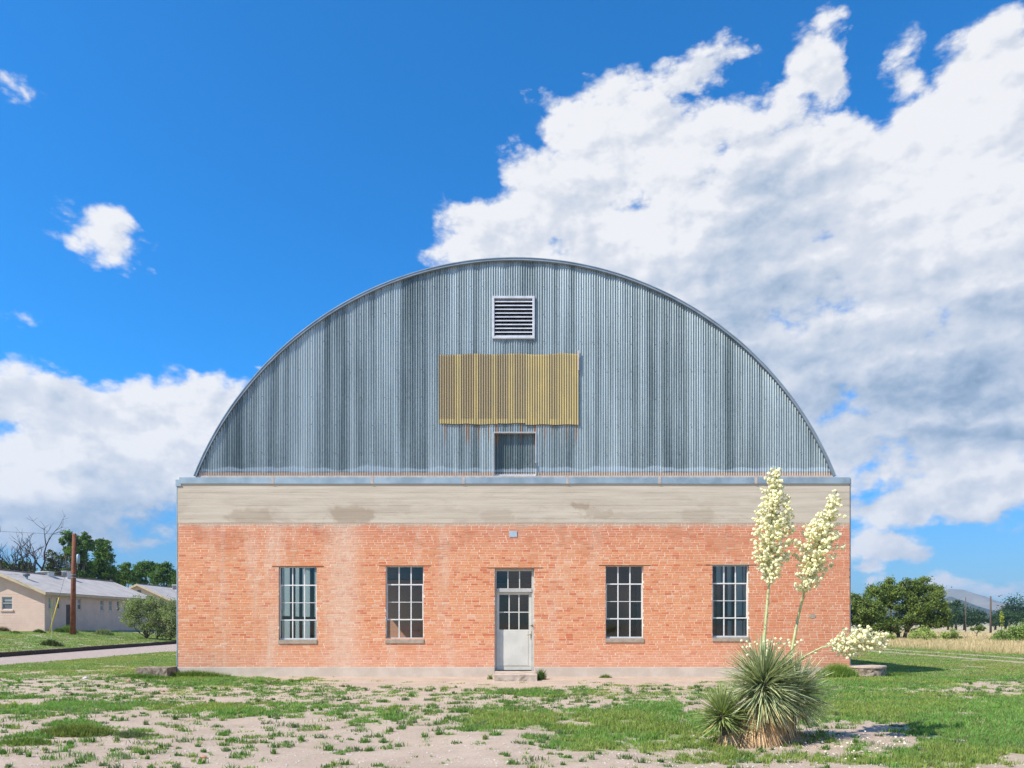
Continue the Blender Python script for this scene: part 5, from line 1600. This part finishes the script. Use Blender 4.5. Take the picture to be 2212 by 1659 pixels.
ctree([(1340, 510, 60), (1380, 570, 80), (1300, 590, 60), (1350, 650, 90)], 104, 'elm_tree', 'green tree rising behind the second house ridge', 7000, .14, GL, 64, trunk_r=.22, sub=12, spread=.26)
ctree([(1480, 520, 45), (1590, 530, 60), (1540, 590, 70), (1630, 600, 60), (1500, 640, 80), (1600, 680, 80), (1680, 640, 60), (1700, 700, 60)], 104, 'elm_tree', 'dark green tree behind the second house beside the brick wall', 9000, .14, GL, 65, trunk_r=.22, sub=12, spread=.26)
ctree([(470, 500, 60), (520, 450, 70), (560, 530, 80), (450, 570, 60), (600, 450, 50), (540, 590, 60)], 90, 'scrub_tree', 'sparse half dead tree between the forked bare tree and the pole', 3200, .12, ((.05, .055, .03), (.075, .10, .03)), 66, trunk_r=.2, sub=20, spread=.24, bark=M_greybark)
ctree([(240, 530, 60), (180, 560, 60), (300, 570, 40), (120, 560, 40)], 90, 'scrub_tree', 'low dark leafy tree between the two bare trees', 3000, .13, GL, 67, trunk_r=.2)
ctree([(10, 530, 50), (-60, 560, 60), (70, 570, 40)], 90, 'scrub_tree', 'dark leafy treetop at the left edge above the roof', 2600, .13, GL, 68, trunk_r=.2)
# desert willow beside the building
ctree([(1250, 920, 75), (1220, 1010, 60), (1330, 880, 70), (1310, 990, 90), (1420, 900, 90), (1440, 840, 45), (1500, 930, 90), (1560, 1000, 100), (1450, 1040, 90), (1620, 930, 80), (1660, 1030, 90), (1600, 1110, 80), (1280, 1080, 50), (1680, 1130, 70), (1720, 980, 80), (1750, 1080, 80), (1540, 880, 45), (1450, 1130, 60), (1540, 1150, 60), (1380, 1110, 50), (1640, 1170, 60)], 53, 'desert_willow', 'airy grey-green willow bush leaning against view beside the left brick corner', 24000, .055,
      ((.115, .155, .065), (.225, .27, .125)), 70, cat='bush', trunks=[(0, 0), (.8, .2), (-.5, 0)], trunk_r=.09, sub=18, spread=.28)
# small weeds on the far left lawn
for (a, b_, w_, h_, lab, cols, sd) in ((375, 1165, .35, .30, 'small dark green weed by the near corner of the house', DG, 81), (655, 1165, .55, .65, 'yellow-green bush growing at the foot of the brown pole', LG, 82), (995, 1185, .6, .55, 'pale grey-green bush on the lawn right of the brown pole', [(.15, .19, .09), (.27, .31, .16)], 83),
                                       (495, 1290, .5, .42, 'dark olive weed in the lawn near the timber edging', [(.04, .06, .02), (.10, .13, .04)], 84), (570, 1160, .4, .35, 'dark weed left of the yellow guy guard', DG, 85), (20, 1130, .5, .45, 'dry brown weed at the left edge by the house wall', [(.10, .09, .05), (.2, .16, .08)], 86), (150, 1170, .3, .2, 'thin green tuft before the gable wall of the near house', LG, 87)):
    xd, yd = cr(a, b_)
    Yg = min(np.arange(34, 53.3, .1), key=lambda q: abs(1348 + (EYE - gz1((xd - 1106) / F * q, q)) * F / q - yd) + (50 if gz1((xd - 1106) / F * q, q) < .1 else 0))
    x = (xd - 1106) / F * Yg
    tussock('weed_clump', x, Yg, w_, w_ * .6, h_, 700, cols, lab, 'weed', w=.04, seed=sd, lean=.9)
# a thin sapling with its stake
xd, yd = cr(497, 1215); b = MB(); b.tube([(0, 0, 0), (0, 0, 1.35)], [.02, .012], 6); x = (xd - 1106) / F * 47; z = gz1(x, 47)
sp = empty('sapling', (x, 47, z), 'thin young sapling standing on the lawn left of the yellow guy guard', 'sapling'); b.v = [(p[0], p[1], p[2]) for p in b.v]
b.tube([(0, 0, 1.3), (0, 0, 2.4)], [.012, .006], 5); b.build('stem', M_stalk, sp)
r2 = np.random.default_rng(9); n = 60; px = r2.normal(0, .05, n); py = r2.normal(0, .05, n)
o = blades('leaves', px, py, r2.uniform(1.2, 2.3, n), np.full(n, .14), np.full(n, .03), .8, np.tile([[.2, .26, .08]], (n, 1)), M_grass, 3, sp); tag(o, kind='stuff')

# ------------------------------------------------------------------ houses on the left
def house(name, x, y, zb, width, length, wall_h, rise, label, near_windows=True):
    """near right corner at x,y; runs back along +Y, gable faces the camera"""
    h = empty(name, (x, y, zb), label, 'house')
    th = .2; xl = -width; hw = width / 2
    # walls: openings in the long side
    side = SIDE[name]
    b = MB()
    gy = 0
    # gable wall with opening
    gw = GAB[name]
    def wb(mb, axis, c0, c1, a0, a1, z0, z1, opens):
        xs = sorted({a0, a1, *[o[0] for o in opens], *[o[1] for o in opens]})
        for p, q in zip(xs[:-1], xs[1:]):
            mid = (p + q) / 2; z = z0
            for o in sorted([o for o in opens if o[0] < mid < o[1]], key=lambda t: t[2]):
                if o[2] > z:
                    (mb.box(p, q, c0, c1, z, o[2]) if axis == 'x' else mb.box(c0, c1, p, q, z, o[2]))
                z = o[3]
            if z < z1: (mb.box(p, q, c0, c1, z, z1) if axis == 'x' else mb.box(c0, c1, p, q, z, z1))
    wb(b, 'x', 0, th, xl, 0, -.6, wall_h, [g[:4] for g in gw])
    wb(b, 'y', -th, 0, th, length, -.6, wall_h, [g[:4] for g in side])
    b.box(xl, xl + th, th, length, -.6, wall_h); b.box(xl + th, -th, length - th, length, -.6, wall_h)
    # gable triangle
    for (yy0, yy1) in ((0.002, th), (length - th, length)):
        b.add([(xl, yy0, wall_h), (0, yy0, wall_h), (-hw, yy0, wall_h + rise), (xl, yy1, wall_h), (0, yy1, wall_h), (-hw, yy1, wall_h + rise)], [(0, 1, 2), (5, 4, 3), (0, 2, 5, 3), (1, 4, 5, 2)])
    b.build('wall', M_house, h)
    # block course joints on the gable wall: fine raised lines
    j = MB()
    for k in range(1, int(wall_h / .2)):
        z = k * .2
        segs = [(xl + .01, 0)]
        for g in gw:
            if g[2] - .05 < z < g[3] + .05: segs = [(xl + .01, g[0] - .05), (g[1] + .05, 0)]
        for p, q in segs:
            if q > p: j.box(p, q, -.006, 0, z - .005, z + .005)
    o = j.build('mortar_line', M_house, h); tag(o, kind='stuff')
    ov = .45; og = .55; t = .12; sl = rise / hw
    ez = wall_h - ov * sl
    for s in (-1, 1):
        r_ = MB(); x1 = -hw + s * (hw + ov)
        p = [(-hw, -og, wall_h + rise + .02), (x1, -og, ez + .02), (x1, length + og, ez + .02), (-hw, length + og, wall_h + rise + .02)]
        r_.add(p + [(a, c, d + t) for a, c, d in p], [(0, 1, 2, 3), (7, 6, 5, 4), (0, 4, 5, 1), (1, 5, 6, 2), (2, 6, 7, 3), (3, 7, 4, 0)])
        rf = r_.build('roof', M_houseroof, h)
        # shingle courses as shallow raised strips
        sh = MB(); nn = 16
        for k in range(nn):
            u0, u1 = k / nn, (k + 1) / nn
            xa, xb = -hw + (x1 + hw) * u0, -hw + (x1 + hw) * u1
            za, zb_ = wall_h + rise + t + .022 - (wall_h + rise - ez) * u0, wall_h + rise + t + .022 - (wall_h + rise - ez) * u1
            sh.add([(xa, -og + .01, za), (xb, -og + .01, zb_ + .018), (xb, length + og - .01, zb_ + .018), (xa, length + og - .01, za), (xb, -og + .01, zb_), (xb, length + og - .01, zb_)], [(0, 3, 2, 1), (1, 2, 5, 4)])
        o = sh.build('shingle_course', M_houseroof, rf); tag(o, kind='stuff')
        f = MB(); f.box(x1 - .03 if s < 0 else x1 + .001, x1 if s < 0 else x1 + .03, -og, length + og, ez - .06, ez + t + .03); f.build('fascia', M_housetrim, h)
        g = MB(); zz = wall_h + rise + .02
        g.add([(-hw, -og - .035, zz - .10), (x1, -og - .035, ez - .08), (x1, -og - .035, ez + t + .03), (-hw, -og - .035, zz + t + .02), (-hw, -og - .002, zz - .10), (x1, -og - .002, ez - .08), (x1, -og - .002, ez + t + .03), (-hw, -og - .002, zz + t + .02)],
              [(0, 1, 2, 3), (7, 6, 5, 4), (0, 4, 5, 1), (3, 2, 6, 7), (1, 5, 6, 2), (0, 3, 7, 4)] if s > 0 else [(3, 2, 1, 0), (4, 5, 6, 7), (1, 5, 4, 0), (7, 6, 2, 3), (2, 6, 5, 1), (4, 7, 3, 0)])
        g.build('barge_board', M_housetrim, h)
    rc = MB(); rc.tube([(-hw, -og - .02, wall_h + rise + t + .04), (-hw, length + og, wall_h + rise + t + .04)], .07, 6); rc.build('ridge_cap', M_ridge, h)
    # windows and door
    for (a, c, z0, z1, kind) in side:
        if kind == 'door':
            d = MB(); d.box(-.12, -.08, a, c, z0, z1); dd = d.build('door', M_brown, h)
            k = MB(); k.box(-.08, -.03, c - .12, c - .07, 1.0, 1.06); k.build('handle', M_brass, dd); continue
        wn = MB(); e = .05
        wn.box(-.09, -.05, a, a + e, z0, z1); wn.box(-.09, -.05, c - e, c, z0, z1); wn.box(-.09, -.05, a + e, c - e, z1 - e, z1); wn.box(-.09, -.05, a + e, c - e, z0, z0 + e); wn.box(-.09, -.045, a + e, c - e, (z0 + z1) / 2 - .02, (z0 + z1) / 2 + .02)
        wf = wn.build('window', M_unit, h)
        p = MB(); p.box(-.10, -.092, a, c, (z0 + z1) / 2, z1); p.build('pane', M_blind if kind != 'dark' else M_hwin, wf)
        p = MB(); p.box(-.10, -.092, a, c, z0, (z0 + z1) / 2 - .001); p.build('pane', M_blind if kind == 'blind' else M_hwin, wf)
        s_ = MB(); s_.box(0.001, .05, a - .04, c + .04, z0 - .09, z0 - .01); s_.build('sill', M_house, wf)
    for (a, c, z0, z1, kind) in gw:
        wn = MB(); e = .05
        wn.box(a, a + e, .05, .09, z0, z1); wn.box(c - e, c, .05, .09, z0, z1); wn.box(a + e, c - e, .05, .09, z1 - e, z1); wn.box(a + e, c - e, .05, .09, z0, z0 + e); wn.box(a + e, c - e, .045, .09, (z0 + z1) / 2 - .02, (z0 + z1) / 2 + .02)
        wf = wn.build('window', M_unit, h)
        p = MB(); p.box(a, c, .092, .10, (z0 + z1) / 2 + .15, z1); p.build('pane', M_blind, wf)
        p = MB(); p.box(a, c, .092, .10, z0, (z0 + z1) / 2 + .149); p.build('pane', M_hwin, wf)
        s_ = MB(); s_.box(a - .1, c + .1, -.07, -.001, z0 - .14, z0 - .02); s_.build('sill', M_house, wf)
    v = MB(); v.box(-hw - .22, -hw + .22, -.03, -.001, wall_h + rise - 1.02, wall_h + rise - .55); vv = v.build('gable_vent', M_darkvent, h)
    return h
sidewin = []
for (a, c, kind) in ((54.46, 54.82, 'blind'), (55.37, 55.88, 'half'), (58.1, 58.6, 'half'), (61.3, 61.8, 'blind'), (62.6, 63.1, 'blind'), (63.9, 64.4, 'dark'), (65.0, 65.5, 'half'), (66.3, 66.8, 'dark')):
    sidewin.append((a - 54, c - 54, 1.72, 2.62, kind))
sidewin.append((56.6 - 54, 57.25 - 54, .05, 2.1, 'door'))
SIDE = {'pink_house': sidewin, 'far_house': []}
GAB = {'pink_house': [(-4.0 + .75, -4.0 + 1.55, 1.65, 2.62, 'half')], 'far_house': []}
H1 = house('pink_house', -35.45, 54.0, .93, 7.6, 15.6, 3.0, 1.55, 'long pale pink block house with grey roof behind the lawn at left')
H2 = house('far_house', -40.7, 85.0, 1.1, 7.6, 22, 3.25, 1.75, 'second pale house, farther off, its roof seen above the willow bush')
# rooftop things
def on_roof(h, name, lx, ly, w, d, hgt, label, m, cat='rooftop unit', sink=.25):
    hw = 3.8; z = h.location.z + (3.0 if h is H1 else 3.25) + (1.55 if h is H1 else 1.75) * (1 - abs(lx + hw) / hw) + .12
    t = empty(name, (h.location.x + lx, h.location.y + ly, z), label, cat)
    b = MB(); b.box(-w / 2, w / 2, -d / 2, d / 2, -sink, hgt); b.build('casing', m, t, bevel=.03)
    b = MB(); nl = 7
    for k in range(nl): b.box(-w / 2 + .05 + (w - .1) * k / nl, -w / 2 + .05 + (w - .1) * (k + .55) / nl, -d / 2 - .03, -d / 2 - .001, hgt * .15, hgt * .85)
    o = b.build('louvre', M_darkvent, t); tag(o, kind='stuff')
    b = MB(); b.box(-w / 2 - .04, w / 2 + .04, -d / 2 - .04, d / 2 + .04, hgt, hgt + .05); b.build('lid', m, t)
    return t
on_roof(H1, 'roof_unit', -3.9, 6.1, .95, .8, .30, 'wide pale metal cooling unit on the near house ridge', M_unit, sink=.3)
on_roof(H1, 'roof_unit', -3.6, 8.4, .5, .5, .55, 'white box cooler on the roof just left of the brown pole', M_unit, sink=.3)
on_roof(H2, 'roof_unit', -3.0, 7.5, .6, .6, .7, 'white cooler on the second house roof', M_unit, sink=.3)
def vent_pipe(h, lx, ly, hgt, rad, label):
    hw = 3.8; z = h.location.z + (3.0 if h is H1 else 3.25) + (1.55 if h is H1 else 1.75) * (1 - abs(lx + hw) / hw) + .1
    t = empty('vent_pipe', (h.location.x + lx, h.location.y + ly, z), label, 'vent pipe')
    b = MB(); b.tube([(0, 0, -.2), (0, 0, hgt)], rad, 9); b.build('pipe', M_galv, t, smooth=True)
    b = MB(); b.tube([(0, 0, hgt), (0, 0, hgt + rad), (0, 0, hgt + rad * 2)], [rad * 1.9, rad * 2.1, rad * .4], 10); b.build('hood', M_darkvent, t, smooth=True)
vent_pipe(H1, -2.2, 1.2, .28, .12, 'hooded metal vent pipe near the front of the near roof')
vent_pipe(H2, -1.6, 6.5, .9, .13, 'tall vent pipe with round cap on the second roof')
vent_pipe(H2, -.8, 9.5, .5, .07, 'short thin vent pipe low on the second roof')

# wooden utility pole with its fittings
PX_, PY_ = -30.85, 50.0; PZ_ = gz1(PX_, PY_)
up = empty('wooden_pole', (PX_, PY_, PZ_), 'tall reddish brown wooden utility pole before the pink house', 'utility pole')
topz = EYE - (1153 - 1348) / F * PY_ - PZ_
b = MB(); b.tube([(0, 0, -.3), (.05, 0, topz * .5), (.12, 0, topz)], [.185, .155, .125], 14); b.build('post', M_pole, up, smooth=True)
b = MB(); zi = topz - 1.75; b.tube([(.38, 0, zi - .35), (.38, 0, zi - .3), (.38, 0, zi + .25), (.38, 0, zi + .33)], [.06, .11, .11, .04], 10); b.build('transformer', M_galv, up, smooth=True)
b = MB(); b.tube([(.1, 0, zi), (.3, 0, zi)], .025, 6); b.build('bracket', M_wire, up)
for (dx, dz) in ((.32, -.03), (.42, .12)):
    b = MB(); b.tube([(.10, 0, topz - .25), (dx, 0, topz + dz - .12), (dx, 0, topz + dz)], [.015, .015, .03], 6); b.build('insulator', M_galv, up)
for zz in (topz - 2.9, topz - 3.1):
    b = MB(); b.tube([(.06, 0, zz), (.06, 0, zz + .04)], .165, 12); b.build('strap', M_galv, up)
yg = empty('guy_wire', (PX_ - 1.45, PY_ - .3, gz1(PX_ - 1.45, PY_ - .3)), 'slanted guy wire with bright yellow guard left of the wooden pole', 'guy wire')
tipz = topz - .9
a_ = Vector((0, 0, 0)); b_ = Vector((1.52, .3, tipz)); 
m_ = MB(); m_.tube([a_, a_.lerp(b_, .40)], .035, 8); m_.build('guard', M_yellowp, yg, smooth=True)
m_ = MB(); m_.tube([a_.lerp(b_, .401), b_], .008, 5); m_.build('wire', M_wire, yg)
def wire(p, q, sag, label):
    m_ = MB(); p = Vector(p); q = Vector(q); pts = []
    for k in range(17):
        t = k / 16; v = p.lerp(q, t); v.z -= sag * 4 * t * (1 - t); pts.append(tuple(v - p))
    m_.tube(pts, .011, 4); o = m_.build('power_line', M_wire); o.location = p; tag(o, label, 'wire')
wire((PX_ + .05, PY_, PZ_ + topz - 2.6), (-64, 66, 6.6), .5, 'thin cable running left from the middle of the brown pole')
wire((PX_ + .3, PY_, PZ_ + topz - .1), (-70, 20, 9), .6, 'thin cable running left from the top of the brown pole')

# ------------------------------------------------------------------ far ground and mountain
def ridge(name, prof, Y, depth, m, label=None, jag=1.0, seed=0, zbase=-3):
    """prof: photo (x,y) silhouette; built as a solid ridge with slopes front and back"""
    xs = np.linspace(prof[0][0], prof[-1][0], 150)
    hs = np.interp(xs, [p[0] for p in prof], [p[1] for p in prof])
    V = []; Fc = []; rows = 16
    for i, (xd, yd) in enumerate(zip(xs, hs)):
        X = (xd - 1106) / F * Y; H = EYE - (yd - 1348) / F * Y
        for k in range(rows + 1):
            t = (k / rows) * 2 - 1
            yy = Y + t * depth
            q = (1 - abs(t)) ** 1.1
            nz = (mnoise.fractal(Vector((X * .006 + seed, yy * .006, 0)), 1.0, 2.0, 5)) * jag
            z = zbase + (H - zbase) * q * (1 + (0.0 if k == rows // 2 else nz * .16))
            V.append((X * (1 + (t * depth / Y) * .3), yy, z))
    for i in range(len(xs) - 1):
        for k in range(rows):
            a = i * (rows + 1) + k; Fc.append((a, a + rows + 1, a + rows + 2, a + 1))
    o = np_mesh(name, np.array(V), np.array(Fc), m, smooth=True); tag(o, kind='structure'); return o
def c2(x, y): return (1900 + x / 4.767) * .9357, (1280 + y / 4.767) * .9357
pr = [(1740, 1346), (1840, 1330), (1930, 1305)] + [c2(*q) for q in ((1290, 425), (1340, 395), (1400, 378), (1460, 388), (1500, 396), (1560, 425), (1650, 488), (1750, 545), (1850, 583), (1990, 615), (2100, 640))] + [(2300, 1349)]
ridge('mountain', pr, 2600, 800, M_mount, jag=1.0, seed=3)
pr = [(1740, 1346), (1840, 1338), (1940, 1318)] + [c2(*q) for q in ((1290, 510), (1350, 480), (1400, 462), (1440, 475), (1480, 492), (1540, 505), (1600, 532), (1700, 568), (1800, 600), (1990, 645))] + [(2260, 1349)]
ridge('cloud_shadow_ridge', pr, 1500, 350, M_shade_woods, jag=1.0, seed=8)  # added dark ridge, stands in for a cloud shadow on the mountain
ridge('far_rise', [(1600, 1347), (1900, 1345.5), (2115, 1344.5), (2135, 1343), (2200, 1344), (2600, 1346)], 620, 120, simple('pale_far_field', (.42, .36, .27), (.36, .32, .22), .02, 1, bumpy=0), jag=.3, seed=5, zbase=-.5)
# low wooded horizon far away on the left, behind the houses
ridge('far_rise', [(-900, 1345), (-300, 1341), (100, 1343), (400, 1345), (700, 1347)], 900, 200, M_shade_woods, jag=.4, seed=12, zbase=-.5)

# ------------------------------------------------------------------ air
def haze():
    b = MB(); b.box(-3600, 3600, -400, 3700, -4.5, 175)
    m = bpy.data.materials.new('haze_air'); m.use_nodes = True; m.node_tree.nodes.clear(); n = NT(m.node_tree)
    o = n.n('ShaderNodeOutputMaterial'); v = n.n('ShaderNodeVolumePrincipled')
    v.inputs['Color'].default_value = (.42, .68, 1.0, 1); v.inputs['Density'].default_value = .00021; v.inputs['Anisotropy'].default_value = 0.2
    n.lk(v.outputs[0], o.inputs['Volume'])
    ob = b.build('haze', m); tag(ob, kind='stuff')
HAZE = True
if HAZE: haze()
